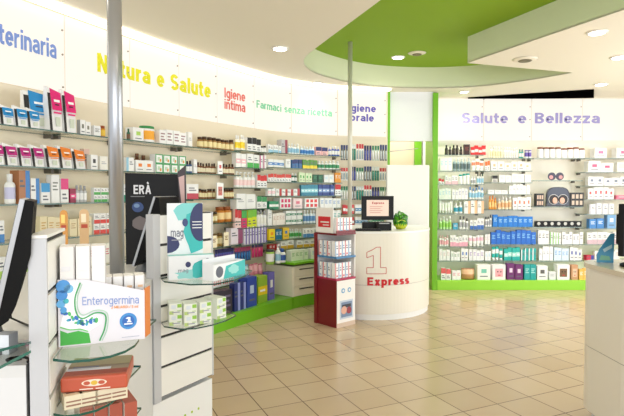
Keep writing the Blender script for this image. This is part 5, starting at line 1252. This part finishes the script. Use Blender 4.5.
# hanging promotional card
q = at_y(182, 167, 3.35)
root = empty('promo_card', (q.x, 3.42, 1.0205)); h_ = at_y(181, 165, 3.42).z - 1.0205
root.location.x = at_y(183, 190, 3.42).x; tag(root, 'narrow promotional card with a portrait at right of black poster', 'card')
MB().plate([(-.012, h_ * .35), (.022, h_ * .35), (.02, h_), (-.035, h_ * .93)], mat((70, 60, 66), .4), 0, .003).build('card', root)
MB().plate([(-.005, h_ * .55), (.012, h_ * .52), (.01, h_ * .9), (-.028, h_ * .88)], mat((214, 180, 176), .4), -.003, .001).build('portrait_print', root)
MB().bx(-.004, .004, -.0, .004, 0, h_ * .35, M_DARK).build('stem', root); MB().bx(-.025, .025, -.02, .025, 0, .004, M_DARK).build('foot', root)
# things on the near counter behind the left stand
z0 = 1.0205
q = at_z(4, 352, z0)
o = box_mesh(.06, .05, .06, (238, 240, 242), [(.1, .3, .9, .36, (190, 196, 200))]).build('note_box', loc=(q.x, q.y, z0)); tag(o, 'small white box at left frame edge under the near monitor', 'box')
mb = MB(); mb.tube([at_z(8, 300, z0 + .1), at_z(11, 318, z0 + .02), at_z(20, 322, z0 + .006), at_z(34, 328, z0 + .006)], .004, M_BLACK, 8); tag(mb.build('cable'), 'black cable running across the near left counter', 'cable')
q = at_z(22, 343, z0); mb = MB(); mb.bx(-.05, .05, -.03, .03, 0, .004, mat((200, 150, 170), .5)); mb.bx(-.03, .045, -.02, .02, .0045, .006, mat((240, 240, 240), .5)); tag(mb.build('leaflet_pile', loc=(q.x, q.y, z0), rz=.5), 'pinkish leaflets lying on the near left counter', 'leaflet')
gz = 1.10
pts = [tuple(at_z(x, y, gz)[:2]) for x, y in ((-12, 352), (31, 341), (31, 350), (-12, 372))]
for k, (x, y) in enumerate(((-4, 366), (26, 349))):
    q = at_z(x, y, gz)
tag(MB().prism(pts, gz - .008, gz, M_GLASS, side=mat((60, 120, 110), .12)).build('glass_shelf'), 'narrow teal edged glass ledge above the near left counter', 'shelf')
mb = MB()
for k in range(9):
    a = math.pi * 2 * k / 8
q0 = at_z(18, 362, 1.03); mb.tube([q0 + Vector((.028 * math.cos(a * .7), .03 * math.sin(a * .7), .0 + .002 * a)) for a in range(9)], .004, M_BLACK, 8)
tag(mb.build('cable'), 'looped black cable lying behind the grey edged stand', 'cable')
print('ITEMS', COUNT[0])
for k_ in LABELS:
    n_ = len(k_.split())
    if n_ > 16: print('LONG', k_)
